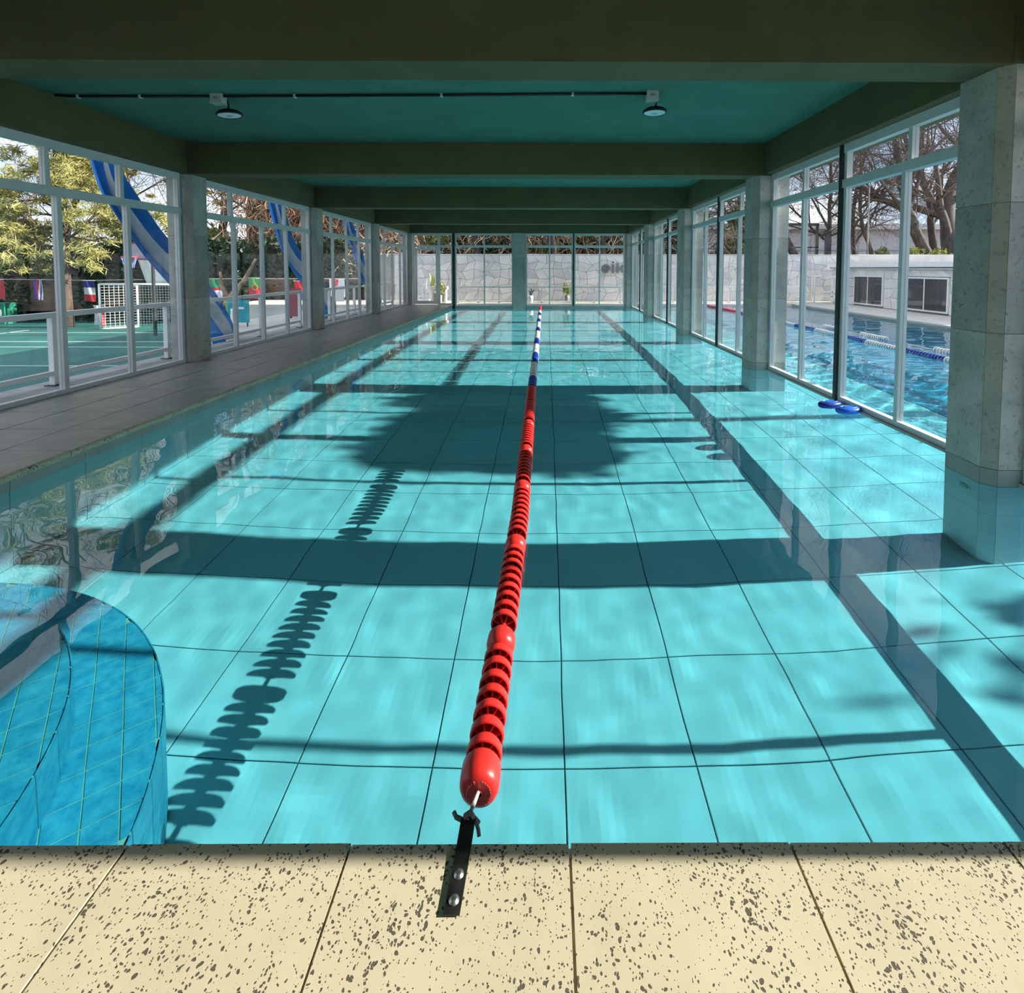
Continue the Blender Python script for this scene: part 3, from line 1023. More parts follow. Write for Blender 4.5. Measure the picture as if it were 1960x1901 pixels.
# blue floats by the right window
def oval_float(x, y, rot, mat, label):
    e = empty('swim_float', (x, y, 0.0375))
    e.rotation_euler = (0, 0, rot)
    tag(e, label, 'float', 'blue oval floats')
    m = MB()
    n = 28
    for zz, sc in ((-0.035, 0.80), (-0.02, 0.97), (0.0, 1.0), (0.018, 0.97), (0.032, 0.82), (0.036, 0.70)):
        for k in range(n):
            a = 2 * math.pi * k / n
            m.v.append((0.155 * sc * math.cos(a), 0.085 * sc * math.sin(a), zz))
    for i in range(5):
        for k in range(n):
            m.face((i * n + k, i * n + (k + 1) % n, (i + 1) * n + (k + 1) % n, (i + 1) * n + k))
    m.face([k for k in reversed(range(n))])
    m.face([5 * n + k for k in range(n)])
    m.build('body', mat, e, True, wet=True)
    t = MB()
    t.tube([(0.100 * math.cos(a), 0.050 * math.sin(a), 0.036) for a in [2 * math.pi * k / 24 for k in range(25)]], 0.006, 6, False)
    t.build('rim', flat('light_blue_plastic', (0.02, 0.25, 0.75), 0.3), e, True)
    MB().box(-0.05, 0.05, -0.012, 0.012, 0.034, 0.043).build('handle', flat('light_blue_plastic', (0.02, 0.25, 0.75), 0.3), e)


oval_float(3.40, 6.08, 0.25, flat('shaded_blue_plastic', (0.01, 0.03, 0.30), 0.3), 'blue oval float, shade put into its dark blue, touching the dark window post')  # its blue is darkened to stand for shade
oval_float(3.475, 5.83, 0.15, flat('sunlit_blue_plastic', (0.02, 0.14, 0.70), 0.3), 'blue oval float, sunlight put into its bright blue, beside the window sill')  # the same blue brightened to stand for sunlight

# ------------------------------------------------------------------ ceiling lamps and conduit
def lamp(x, y, tilt, label):
    e = empty('ceiling_lamp', (x, y, ZC))
    tag(e, label, 'lamp', 'round ceiling lamps')
    MB().box(-0.065, 0.065, -0.055, 0.055, -0.095, 0.0).build('junction_box', M['boxplastic'], e)
    b = e.children[0]
    MB().box(-0.068, 0.068, -0.058, 0.058, -0.108, -0.092, ).build('cover', M['boxplastic'], b)
    MB().box(-0.03, 0.03, -0.0585, -0.0575, -0.062, -0.035).build('printed_plate', flat('grey_print', (0.4, 0.42, 0.42)), b)
    MB().tube([(0.05, 0.06, -0.01), (0.065, 0.075, -0.09), (0.06, 0.10, -0.16)], 0.012, 8).build('stem', M['blackrubber'], e, True)
    h = MB().lathe([(0.0, 0.055), (0.03, 0.055), (0.055, 0.035), (0.120, 0.020), (0.138, 0.008), (0.140, -0.014), (0.130, -0.020), (0.122, -0.016)], 36).build('housing', M['blackrubber'], e, True, (0.055, 0.11, -0.19))
    h.rotation_euler = tilt
    MB().lathe([(0.123, -0.014), (0.08, -0.017), (0.0, -0.018)], 36).build('diffuser', M['diffuser'], h, True)
    MB().lathe([(0.035, -0.018), (0.033, -0.021), (0.0, -0.022)], 20).build('lens', flat('lamp_lens', (0.55, 0.68, 0.72), 0.25), h, True)
    for k in range(18):
        a = 2 * math.pi * k / 18
        d = Vector((math.cos(a), math.sin(a), 0))
        n_ = Vector((-d.y, d.x, 0)) * 0.002
        f_ = MB()
        p = [d * 0.05 + Vector((0, 0, 0.038)), d * 0.115 + Vector((0, 0, 0.022)), d * 0.115 + Vector((0, 0, 0.030)), d * 0.05 + Vector((0, 0, 0.055))]
        f_.quad(*[q + n_ for q in p]).quad(*[q - n_ for q in reversed(p)])
        f_.build('fin', M['blackrubber'], h)
    return e


lamp(-3.80, 6.10, (0.02, -0.10, 0), 'round black ceiling lamp under the left junction box')
lamp(1.20, 5.95, (0.0, 0.0, 0), 'round black ceiling lamp at the right end of the conduit')
cd = empty('conduit', (-1.3, 6.03, ZC - 0.020))
tag(cd, 'thin black cable conduit running across the ceiling between the lamps', 'conduit')
MB().tube([(-4.36, 0.05, 0.0), (-4.2, 0.08, 0), (-2.57, 0.07, 0)], 0.016, 8).build('tube', M['blackrubber'], cd, True)
MB().tube([(-2.43, 0.06, 0), (0.0, 0.0, 0), (2.44, -0.08, 0)], 0.016, 8).build('tube', M['blackrubber'], cd, True)
for x, yv in ((-4.12, 0.08), (-3.4, 0.075), (-1.6, 0.045), (0.1, -0.005), (1.6, -0.05)):
    MB().box(x - 0.014, x + 0.014, yv - 0.022, yv + 0.022, -0.018, 0.016).build('clip', M['boxplastic'], cd)

# ------------------------------------------------------------------ outside: generators
def leaf_cloud(centres, n, size, jit=0.5, seed=1, flatten=1.0, shell=0.55):
    """n small leaf quads spread through ellipsoid clumps; returns a mesh builder of arrays"""
    rs = np.random.RandomState(seed)
    C = np.array([c[:3] for c in centres], float)
    R = np.array([c[3:6] for c in centres], float)
    vol = R.prod(axis=1) ** (2 / 3)
    idx = rs.choice(len(C), n, p=vol / vol.sum())
    d = rs.normal(size=(n, 3))
    d /= np.linalg.norm(d, axis=1, keepdims=True)
    rr = (shell + (1 - shell) * rs.rand(n)) * (1 + 0.18 * rs.normal(size=n))
    P = C[idx] + d * rr[:, None] * R[idx]
    t = rs.normal(size=(n, 3))
    t[:, 2] *= flatten
    t /= np.linalg.norm(t, axis=1, keepdims=True)
    b = np.cross(t, rs.normal(size=(n, 3)))
    b /= np.linalg.norm(b, axis=1, keepdims=True)
    s = size * (1 + jit * rs.uniform(-1, 1, n))[:, None]
    return P, t * s, b * s


def quads_obj(name, P, T, B, mat, parent, aspect=0.45):
    n = len(P)
    co = np.stack([P - T - B * aspect * 0.2, P - B * aspect * 0.0 + B * aspect, P + T, P - B * aspect], 1).reshape(-1, 3)
    me = bpy.data.meshes.new(name)
    me.vertices.add(n * 4)
    me.vertices.foreach_set('co', co.ravel())
    me.loops.add(n * 4)
    me.loops.foreach_set('vertex_index', np.arange(n * 4, dtype=np.int32))
    me.polygons.add(n)
    me.polygons.foreach_set('loop_start', (np.arange(n) * 4).astype(np.int32))
    me.update(calc_edges=True)
    me.materials.append(mat)
    return link(name, me, parent)


def grow(m, tw, p, d, length, r, level, tips, rng, up=0.15, bend=0.35, nb=(3, 5), minr=0.008):
    seg = max(4, int(length / 0.35))
    pts, rad = [Vector(p)], [r]
    d = Vector(d).normalized()
    q = Vector(p)
    dirs = [d.copy()]
    for i in range(seg):
        d = (d + Vector((rng.gauss(0, bend), rng.gauss(0, bend), rng.gauss(0, bend) + up)) * 0.28).normalized()
        q = q + d * (length / seg)
        pts.append(q.copy())
        rad.append(max(minr * 0.6, r * (1 - 0.62 * (i + 1) / seg)))
        dirs.append(d.copy())
    (m if level < 2 else tw).tube(pts, rad, 8 if level == 0 else (5 if level == 1 else 3), False)
    tips.append(pts[-1])
    if level >= 4 or r < minr:
        return
    for b in range(rng.randint(*nb)):
        i = rng.randint(max(1, int(seg * 0.25)), seg)
        a = dirs[i]
        side = a.orthogonal().normalized()
        side.rotate(Matrix.Rotation(rng.uniform(0, 6.28), 3, a))
        nd_ = (a * rng.uniform(0.3, 0.9) + side * rng.uniform(0.6, 1.1)).normalized()
        grow(m, tw, pts[i], nd_, length * rng.uniform(0.42, 0.68), rad[i] * rng.uniform(0.45, 0.68), level + 1, tips, rng, up, bend, nb, minr)


def bare_tree(x, y, z, h, r, label, seed, lean=(0, 0), group=None, mat='barkgrey', nb=(4, 6), needles=0, fork=0.5, name='bare_tree', needle_mat='leafdark', minr=0.008):
    rng = random.Random(seed)
    e = empty(name, (x, y, z))
    tag(e, label, 'tree', group)
    m, tw = MB(), MB()
    tips = []
    d = Vector((lean[0], lean[1], 1)).normalized()
    grow(m, tw, (0, 0, -0.3), d, h, r, 0, tips, rng, up=0.06, bend=0.22, nb=nb, minr=minr)
    m.build('trunk', M[mat], e, True)
    if tw.v:
        tw.build('twigs', M['twig'], e)
    if needles:
        rs = np.random.RandomState(seed)
        T = np.array([tuple(t) for t in tips])
        c = [(*T[i], 0.35, 0.35, 0.16) for i in rs.choice(len(T), min(len(T), 60), replace=False)]
        P, t_, b_ = leaf_cloud(c, needles, 0.10, seed=seed, shell=0.1)
        quads_obj('needles', P, t_, b_, M[needle_mat], e, 0.16)
    return e


def bush(name, x, y, z, clumps, n, size, mat, label, seed, cat='shrub', group=None, stem=True, shell=0.5, aspect=0.45):
    e = empty(name, (x, y, z))
    tag(e, label, cat, group)
    P, t_, b_ = leaf_cloud(clumps, n, size, seed=seed, shell=shell)
    quads_obj('foliage', P, t_, b_, M[mat], e, aspect)
    if stem:
        rng = random.Random(seed)
        m = MB()
        for c in clumps[:5]:
            m.tube([(c[0] * 0.2, c[1] * 0.2, 0.0), (c[0] * 0.6 + rng.uniform(-.1, .1), c[1] * 0.6, c[2] * 0.55), (c[0], c[1], c[2])], [0.06, 0.04, 0.02], 6)
        m.build('stems', M['bark'], e)
    return e


def vine_mass(name, x0, x1, y0, z0, z1, n, mat, label, seed, depth=1.6, hang=1.0, mat2=None):
    """tangle of dry leafless vines hanging on the bank"""
    rng = random.Random(seed)
    e = empty(name, ((x0 + x1) / 2, y0, z0))
    tag(e, label, 'vines')
    parts = [MB(), MB()]
    for i in range(n):
        m = parts[0] if rng.random() < 0.72 or mat2 is None else parts[1]
        x, z = rng.uniform(x0, x1), z0 + (z1 - z0) * rng.random() ** 0.8
        p = Vector((x - (x0 + x1) / 2, rng.uniform(-depth, 0.3), z - z0))
        d = Vector((rng.gauss(0, 0.6), rng.gauss(0, 0.3), rng.gauss(-0.4, 0.7)))
        pts = [p.copy()]
        L = rng.uniform(0.5, 1.9)
        for k in range(6):
            d = (d.normalized() + Vector((rng.gauss(0, 0.35), rng.gauss(0, 0.3), rng.gauss(-0.12 * hang, 0.3))))
            p = p + d.normalized() * L / 6
            pts.append(p.copy())
        m.tube(pts, [rng.uniform(0.010, 0.026)] * 7, 3, False)
    parts[0].build('vine_stems', M[mat], e)
    if parts[1].v:
        parts[1].build('pale_stems', M[mat2], e)
    return e


def stone_wall(parent, axis, plane, u0, u1, z0, z1, cell=(0.44, 0.38), thick=0.05, limit=300, seed=2, order=None, out=-1):
    """irregular flat stones laid on a wall face; out: side of the plane they stand on"""
    rng = random.Random(seed)
    nu, nz = max(2, int((u1 - u0) / cell[0])), max(1, int((z1 - z0) / cell[1]))
    pts = {}
    for i in range(nu + 1):
        for k in range(nz + 1):
            u = u0 + (u1 - u0) * (i + (0.5 if (k % 2 and 0 < i < nu) else 0.0) * 0.7) / nu
            z = z0 + (z1 - z0) * k / nz
            if 0 < i < nu:
                u += rng.uniform(-0.42, 0.42) * cell[0]
                if 0 < k < nz:
                    z += rng.uniform(-0.40, 0.40) * cell[1]
            pts[i, k] = (u, z)
    cells = [(i, k) for i in range(nu) for k in range(nz)]
    if order:
        cells.sort(key=order)
    extra = MB()
    for cnt_, (i, k) in enumerate(cells):
        c = [pts[i, k], pts[i + 1, k], pts[i + 1, k + 1], pts[i, k + 1]]
        cu, cz = sum(p[0] for p in c) / 4, sum(p[1] for p in c) / 4
        c = [(cu + (p[0] - cu) * 0.965, cz + (p[1] - cz) * 0.965) for p in c]
        t0, t1 = 0.0, out * (thick + rng.uniform(-0.012, 0.012))
        m = extra if cnt_ >= limit else MB()
        n = len(m.v)
        for t in (t0, t1):
            for p in c:
                m.v.append((p[0], plane + t, p[1]) if axis == 'x' else (plane + t, p[0], p[1]))
        for q in ((4, 5, 6, 7), (0, 1, 5, 4), (1, 2, 6, 5), (2, 3, 7, 6), (3, 0, 4, 7)):
            m.face([n + v for v in q])
        if cnt_ < limit:
            m.build('stone', M['cladstone'] if rng.random() < 0.6 else M['cladstone_b'], parent)
    if extra.v:
        o_ = extra.build('far_stones', M['cladstone'], parent)
        o_['kind'] = 'stuff'


def railing(name, x, y, z, pts_posts, top, length, axis, label, mat='white', low=0.17, pr=0.025, rail=0.035, group=None, mids=()):
    e = empty(name, (x, y, z))
    tag(e, label, 'railing', group)
    def bx(u0, u1, w, z0, z1):
        return MB().box(u0, u1, -w, w, z0, z1) if axis == 'x' else MB().box(-w, w, u0, u1, z0, z1)
    bx(0, length, rail, top - 0.07, top).build('top_rail', M[mat], e)
    bx(0, length, rail * 0.6, low - 0.03, low + 0.03).build('bottom_rail', M[mat], e)
    for zz in mids:
        bx(0, length, 0.006, zz - 0.006, zz + 0.006).build('wire', M[mat], e)
    for u in pts_posts:
        p = bx(u - pr, u + pr, pr, 0.0, top - 0.07).build('post', M[mat], e)
        bx(u - pr * 2.2, u + pr * 2.2, pr * 2.0, 0.0, 0.012).build('foot_plate', M['darkpost'], p)
    return e

# ------------------------------------------------------------------ outside: terrace beyond the end wall and right bank
o = MB().box(-14, XL - 0.02, PE + 0.08, 25.6, -0.6, 0.10).box(XL - 0.02, 30, YO + 0.02, 25.6, -0.6, 0.09).build('terrace_end', M['terrace'])
tag(o, 'pale sunlit stone terrace in front of the stone wall', 'terrace', kind='structure')
o = MB().box(XO - 0.02, 30, -6.0, YO + 0.02, -0.6, 0.09).build('terrace_right', M['terrace'])
tag(o, 'pale stone terrace on the far right side of the outdoor pool', 'terrace', kind='structure')
ed = MB()
for k in range(28):
    a = -4.0 + k * 1.0
    MB().box(XO - 0.06, XO + 0.40, a + 0.004, a + 0.996, 0.05, 0.105 + rnd(0, 0.002)).build('edge_slab', M['terrace'], o)

WY = 25.6
sw = MB().box(-9.0, 22.0, WY, WY + 0.35, 0.0, 2.36).build('wall_stone', M['cladjoint'])
tag(sw, 'long grey crazy paving stone wall across the far end', 'wall', kind='structure')
stone_wall(sw, 'x', WY, -7.5, 15.5, 0.1, 2.33, (0.43, 0.34), seed=8)
MB().box(-9.0, 22.0, WY - 0.05, WY + 0.40, 2.34, 2.385).build('cap', M['cladstone'], sw)
o = MB().box(15.5, 30.0, WY - 0.02, WY + 0.3, 0.0, 2.40).build('wall_stone_side', M['cladstone'])
tag(o, 'plain grey continuation of the stone wall on the right', 'wall', kind='structure')

# raised grey letters on the stone wall
sg = empty('wall_sign', (2.62, WY - 0.06, 1.45))
tag(sg, 'large grey raised letters fixed to the stone wall behind the right end window', 'sign')


def letter(name, fn, x):
    m = MB()
    fn(m)
    ob = m.build(name, M['letters'], sg, loc=(x, -0.04, 0))
    return ob


def arcband(m, cx, cz, r0, r1, a0, a1, n=20, th=0.07):
    for i in range(n):
        t0, t1 = a0 + (a1 - a0) * i / n, a0 + (a1 - a0) * (i + 1) / n
        p = [(cx + r * math.cos(t), cz + r * math.sin(t)) for r, t in ((r0, t0), (r1, t0), (r1, t1), (r0, t1))]
        b = len(m.v)
        for y_ in (0.0, -th):
            m.v += [(q[0], y_, q[1]) for q in p]
        for q in ((4, 5, 6, 7), (0, 1, 5, 4), (1, 2, 6, 5), (2, 3, 7, 6), (3, 0, 4, 7)):
            m.face([b + k for k in q])


def let_e(m):
    arcband(m, 0.23, 0.22, 0.12, 0.22, 0.05, 5.55)
    m.box(0.11, 0.44, -0.07, 0, 0.18, 0.25)


def let_i(m):
    m.box(0, 0.11, -0.07, 0, 0.0, 0.44)
    m.poly([(0.0, -0.07, 0.50), (0.11, -0.07, 0.50), (0.055, -0.07, 0.62)])
    m.box(0.03, 0.08, -0.07, 0, 0.50, 0.56)


letter('letter_e', let_e, 0.10)
letter('letter_i', let_i, 0.63)
letter('letter_l', lambda m: m.box(0, 0.11, -0.07, 0, 0.0, 0.50), 0.86)
letter('letter_a', lambda m: (arcband(m, 0.22, 0.22, 0.12, 0.22, 0, 6.283), m.box(0.34, 0.44, -0.07, 0, 0.0, 0.44)), 1.05)

railing('end_railing', -4.10, 23.6, 0.10, [0.06, 1.0, 1.95, 2.9, 3.9, 5.2, 6.3, 7.5, 8.6], 0.76, 8.7, 'x', 'low white railing in front of the stone wall beyond the end windows', low=0.06)
railing('side_railing', 4.6, 23.9, 0.10, [0.06, 1.3, 2.6, 3.9, 5.2, 6.5], 0.78, 6.6, 'x', 'low white railing behind the outdoor pool, seen through the right windows', low=0.06)
# handrails and gate by the door
gt = empty('stair_railing', (-6.05, 23.6, 0.10))
tag(gt, 'white stair railing with crossed wires outside the glass door', 'railing')
for a in ((0.0, 0.62, 0.99, 1.06), (0.0, 0.62, 0.26, 0.32)):
    MB().box(a[0], a[1], -0.03, 0.03, a[2], a[3]).build('rail', M['white'], gt)
for x in (0.02, 0.40, 0.55):
    MB().box(x - 0.025, x + 0.025, -0.025, 0.025, 0, 1.0).build('post', M['white'], gt)
MB().tube([(0.05, 0, 0.95), (0.38, 0, 0.35)], 0.01, 6).build('wire', M['white'], gt)
MB().box(-0.1, 0.68, -0.25, 0.25, -0.02, 0.14).build('plinth', M['white'], gt)
pb = empty('planter_bench', (-5.20, 23.5, 0.10))
tag(pb, 'white bench seat outside the glass door', 'bench')
MB().box(-0.05, 0.72, -0.2, 0.2, 0.62, 0.74).build('seat', M['white'], pb)
for x in (0.0, 0.6):
    MB().box(x, x + 0.06, -0.18, 0.18, 0.0, 0.62).build('leg', M['white'], pb)
MB().box(0.1, 0.68, -0.12, -0.08, 0.05, 0.45).build('front_panel', M['concrete'], pb)


def potted(name, x, y, z, label, kind, seed, pot=(0.12, 0.34)):
    e = empty(name, (x, y, z))
    tag(e, label, 'potted plant')
    MB().lathe([(0, 0.0), (pot[0] * 0.8, 0.0), (pot[0], pot[1]), (pot[0] * 0.88, pot[1]), (pot[0] * 0.85, pot[1] - 0.03), (0, pot[1] - 0.03)], 20).build('pot', M['white'] if kind != 'bush' else M['concrete'], e, True)
    rng = random.Random(seed)
    if kind in ('agave', 'banana'):
        for k in range(9 if kind == 'agave' else 4):
            a = rng.uniform(0, 6.28)
            l = rng.uniform(0.3, 0.45) if kind == 'agave' else rng.uniform(0.8, 1.1)
            s = rng.uniform(0.25, 0.8) if kind == 'agave' else rng.uniform(0.05, 0.3)
            d = Vector((math.cos(a), math.sin(a), 0))
            wv = Vector((-d.y, d.x, 0)) * (0.03 if kind == 'agave' else 0.11)
            m = MB()
            P0 = Vector((0, 0, pot[1] - 0.03))
            st_ = [P0 + d * (l * s * t) + Vector((0, 0, l * t * (1 - 0.25 * s * t))) for t in (0, 0.3, 0.6, 0.85, 1.0)]
            ww = [0.6, 1.0, 0.9, 0.5, 0.05]
            for i in range(4):
                m.quad(st_[i] - wv * ww[i], st_[i] + wv * ww[i], st_[i + 1] + wv * ww[i + 1], st_[i + 1] - wv * ww[i + 1])
            m.build('leaf', flat('agave_leaf', (0.10, 0.15, 0.08)) if kind == 'agave' else flat('banana_leaf', (0.45, 0.50, 0.16)), e)
    else:
        P, t_, b_ = leaf_cloud([(0, 0, pot[1] + 0.28, 0.22, 0.22, 0.28)], 420, 0.06, seed=seed, shell=0.2)
        quads_obj('foliage', P, t_, b_, M['leafyellow'], e, 0.5)
    return e


potted('potted_agave', -0.70, 23.45, 0.10, 'dark spiky agave in a white pot beyond the end window', 'agave', 3)
potted('potted_shrub', 0.98, 23.9, 0.10, 'bushy yellow green shrub in a dark pot behind the end window', 'bush', 4)
potted('potted_topiary', -4.80, 23.3, 0.10, 'rounded yellow green shrub in a white pot beside the glass door', 'ball', 5, (0.10, 0.36))
potted('banana_plant', -5.35, 24.4, 0.10, 'tall pale green banana plant behind the white stair railing', 'banana', 6, (0.16, 0.40))

# low house on the right terrace
hs = empty('pool_house', (14.6, 20.8, 0.10))
tag(hs, 'low stone pool house with flat white roof beyond the outdoor pool', 'house')
MB().box(-1.0, 6.0, -6.3, 3.6, 0.0, 1.62).build('wall', M['cladjoint'], hs)
hw = hs.children[0]
MB().box(-1.18, 6.1, -6.5, 3.8, 1.56, 1.82).build('roof', M['white'], hs)
MB().box(-1.20, -1.17, -6.2, 3.5, 1.60, 1.64).build('roof_slot', M['darkpost'], hs)
for (ya, yb_, za, zb_) in ((-0.12, 1.68, 0.12, 1.24), (-3.5, -1.42, 0.12, 1.22), (-6.0, -4.2, 0.12, 1.22)):
    wf = MB().box(-1.085, -1.0, ya - 0.06, yb_ + 0.06, za - 0.06, zb_ + 0.06).build('window_frame', M['white'], hs)
    ym = (ya + yb_) / 2
    for (p, q) in ((ya, ym - 0.04), (ym + 0.04, yb_)):
        MB().box(-1.10, -1.08, p, q, za, zb_).build('pane', M['window_dark'], wf)
for seg_ in ((-6.3, -6.1), (-4.1, -3.6), (-1.3, -0.22), (1.78, 3.6)):
    u0, u1 = seg_
    n0 = len(COL.objects)
    stone_wall(hw, 'y', -1.0, u0, u1, 0.0, 1.55, (0.40, 0.36), seed=int(40 + u0), thick=0.05)
for seg_ in ((-4.1, -1.3), (-0.22, 1.78)):
    stone_wall(hw, 'y', -1.0, seg_[0], seg_[1], 1.30, 1.55, (0.5, 0.26), seed=int(60 + seg_[0]), thick=0.05)
stone_wall(hw, 'x', 3.6, -1.0, 1.5, 0.0, 1.55, (0.4, 0.36), seed=77, out=1)
hr = empty('pool_ladder', (12.1, 23.35, 0.10))
tag(hr, 'white pool handrails at the far corner of the outdoor pool', 'handrail')
for x, y_ in ((0.0, 0.0), (0.16, 0.1)):
    MB().tube([(x, y_, 0), (x, y_, 1.22), (x + 0.32, y_, 1.26)], 0.03, 8).build('rail', M['white'], hr, True)
hr2 = empty('starting_frame', (12.85, 23.1, 0.10))
tag(hr2, 'white metal frame with slats standing before the pool house corner', 'frame')
for nm, a in (('post', (0.0, 0.05, 0, 0.05, 0, 1.2)), ('top_slat', (-0.2, 0.36, 0, 0.3, 1.18, 1.25)), ('slat', (-0.2, 0.36, 0, 0.3, 0.50, 0.56)), ('slat', (-0.2, 0.2, 0, 0.3, 0.30, 0.36))):
    MB().box(*a).build(nm, M['white'], hr2)
hr3 = empty('access_rail', (10.9, 23.7, 0.10))
tag(hr3, 'white sloping ramp rail behind the outdoor pool', 'railing')
MB().box(-0.3, 0.9, -0.03, 0.03, 0.72, 0.80).build('top_rail', M['white'], hr3)
MB().tube([(0.0, 0, 0.75), (0.95, 0, 0.30)], 0.03, 6).build('sloping_rail', M['white'], hr3)
for x in (-0.2, 0.9):
    MB().box(x - 0.03, x + 0.03, -0.03, 0.03, 0, 0.75).build('post', M['white'], hr3)

# far pale building and dark frame behind the wall
fb = empty('far_building', (30.0, 48.0, 0.0))
tag(fb, 'long pale grey building far behind the bare trees on the right', 'building')
MB().box(-14.0, 24, 0, 8, 0, 5.35).build('wall', flat('far_wall', (0.50, 0.52, 0.56)), fb)
MB().box(-14.4, 24.4, -0.6, 8.4, 5.35, 5.85).build('roof_edge', flat('far_roof', (0.62, 0.62, 0.62)), fb)
for k in range(9):
    MB().box(-13 + k * 4.0, -12.9 + k * 4.0, -0.06, 0, 0, 5.3).build('panel_joint', flat('far_joint', (0.36, 0.38, 0.42)), fb)
MB().box(-14.0, 24, -0.08, -0.001, 3.4, 3.5).build('panel_joint', flat('far_joint', (0.36, 0.38, 0.42)), fb)
bf = empty('black_frame', (15.2, 29.0, 2.0))
tag(bf, 'black steel frame with a lamp arm rising behind the stone wall', 'frame')
MB().box(0, 0.12, 0, 0.12, 0, 2.2).build('post', M['darkpost'], bf)
MB().box(-2.4, 0.12, 0, 0.12, 2.1, 2.25).build('crossbar', M['darkpost'], bf)
MB().box(0.55, 0.75, 0, 0.2, 0, 1.8).build('post', M['darkpost'], bf)
MB().tube([(0.3, 0.05, 1.5), (0.6, 0.05, 1.75), (0.9, 0.05, 1.95)], 0.09, 8).build('lamp_arm', M['darkpost'], bf, True)
MB().box(-2.4, 0.1, 0, 0.06, 0.85, 0.92).build('lower_bar', M['darkpost'], bf)
pl_ = empty('light_pole', (17.15, 27.5, 1.2))
tag(pl_, 'thin pale pole standing behind the stone wall, left of a thin trunk', 'pole')
MB().tube([(0, 0, 0), (0, 0, 4.9)], [0.05, 0.035], 8).build('pole', M['concrete'], pl_, True)
MB().box(-0.06, 0.06, -0.06, 0.06, 4.9, 4.96).build('cap', M['concrete'], pl_)

o = MB().box(-60, 60, WY + 0.36, 70, -0.5, 1.2).build('ground_bank', M['bankred'])
tag(o, 'earth bank behind the stone wall', 'ground', kind='structure')

o = MB().box(-14, 8.5, 30.4, 34, 1.0, 4.3).build('ground_bank_end', M['bankolive'])
tag(o, 'reddish earth slope behind the thicket beyond the end wall', 'ground', kind='structure')

G = 'bare trees behind the stone wall on the right'
bare_tree(21.3, 28.0, 1.2, 10.0, 0.34, 'thick dark tree trunk leaning left behind the wall, second from the right column', 11, (-0.30, 0.0), G, nb=(5, 7), needles=1500)
bare_tree(22.9, 28.6, 1.2, 11.0, 0.48, 'thickest dark tree trunk next to the nearest right column', 12, (0.0, 0.0), G, nb=(6, 8), needles=2200)
bare_tree(18.0, 28.0, 1.2, 8.5, 0.13, 'slim straight tree trunk in the middle of the right window', 13, (-0.04, 0), G, mat='bark', nb=(6, 8))
bare_tree(14.4, 27.6, 1.2, 7.5, 0.26, 'bare tree with a crooked trunk leaning left behind the dark frame', 14, (-0.75, 0.1), G, nb=(6, 8), needles=700, needle_mat='pine')
bare_tree(16.3, 30.0, 1.0, 9.0, 0.15, 'bare tree with fine twigs behind the black frame', 15, (0.15, 0), G, nb=(6, 9))
bare_tree(20.0, 33.0, 1.0, 10.5, 0.16, 'bare tree with fine twigs behind the two thick trunks', 16, (-0.1, 0), G, nb=(6, 9))
bare_tree(25.5, 33.0, 1.0, 12.0, 0.25, 'bare tree mostly hidden behind the nearest right column', 17, (-0.2, 0), G, nb=(6, 9), needles=900)
bare_tree(11.2, 31.0, 1.0, 9.5, 0.16, 'bare tree seen through the second window bay on the right', 18, (0.1, 0), G, nb=(6, 9), needles=500)
for i, (x, yv, s_, mt_, lb) in enumerate(((20.6, 27.0, 0.45, 'leafyellow', 'small yellow green shrub between the two thick trunks'),
                                          (17.6, 27.0, 0.4, 'leafgreen', 'low green tuft at the foot of the slim trunk'),
                                          (19.3, 27.2, 0.6, 'leafyellow', 'low orange green shrub left of the leaning trunk'))):
    bush('shrub', x, yv, 2.0, [(0, 0, 0.4 * s_ + 0.2, s_, s_ * 0.7, 0.45)], 300, 0.09, mt_, lb, 30 + i, stem=True)
# thicket beyond the end wall
for i, (x, mt_, lb) in enumerate(((-7.5, 'leafgreen', 'olive green bush above the stone wall, left of the glass door'), (-4.8, 'leafgreen', 'olive bush above the wall over the glass door'),
                                  (-1.6, 'leafdark', 'dark glossy bush above the wall left of the middle column'), (1.2, 'leafgreen', 'yellowish bush above the wall right of the middle column'),
                                  (4.2, 'leafdark', 'dark bush above the wall behind the sign'), (7.0, 'leafdark', 'dark bush behind the wall seen through the far right bays'), (9.8, 'leafgreen', 'green bush behind the wall seen through the second right bay'))):
    rng = random.Random(50 + i)
    cl = [(rng.uniform(-1.6, 1.6), rng.uniform(-0.5, 0.8), rng.uniform(0.8, 4.6), rng.uniform(0.6, 1.1), 0.7, rng.uniform(0.5, 0.9)) for _ in range(9)]
    bush('thicket_bush', x, 28.2 + (i % 2) * 0.7, 1.2, cl, 6000, 0.11, mt_, lb, 60 + i, group='bushes above the stone wall')
vine_mass('dry_vines', -9, 11, 28.3, 1.6, 4.6, 900, 'vinepale', 'tangle of dry tan and reddish vines above the stone wall beyond the end windows', 71, depth=0.8, mat2='vine')
for i, (x, h, r, lb) in enumerate(((-3.4, 6.0, 0.17, 'greyish trunk above the wall left of the middle column'), (0.6, 6.0, 0.14, 'thin trunk above the wall right of the middle column'), (2.9, 6.5, 0.15, 'grey trunk above the wall near the sign'))):
    bare_tree(x, 27.2, 1.2, h, r, lb, 80 + i, (0.05, 0), 'trunks above the stone wall', nb=(4, 6))
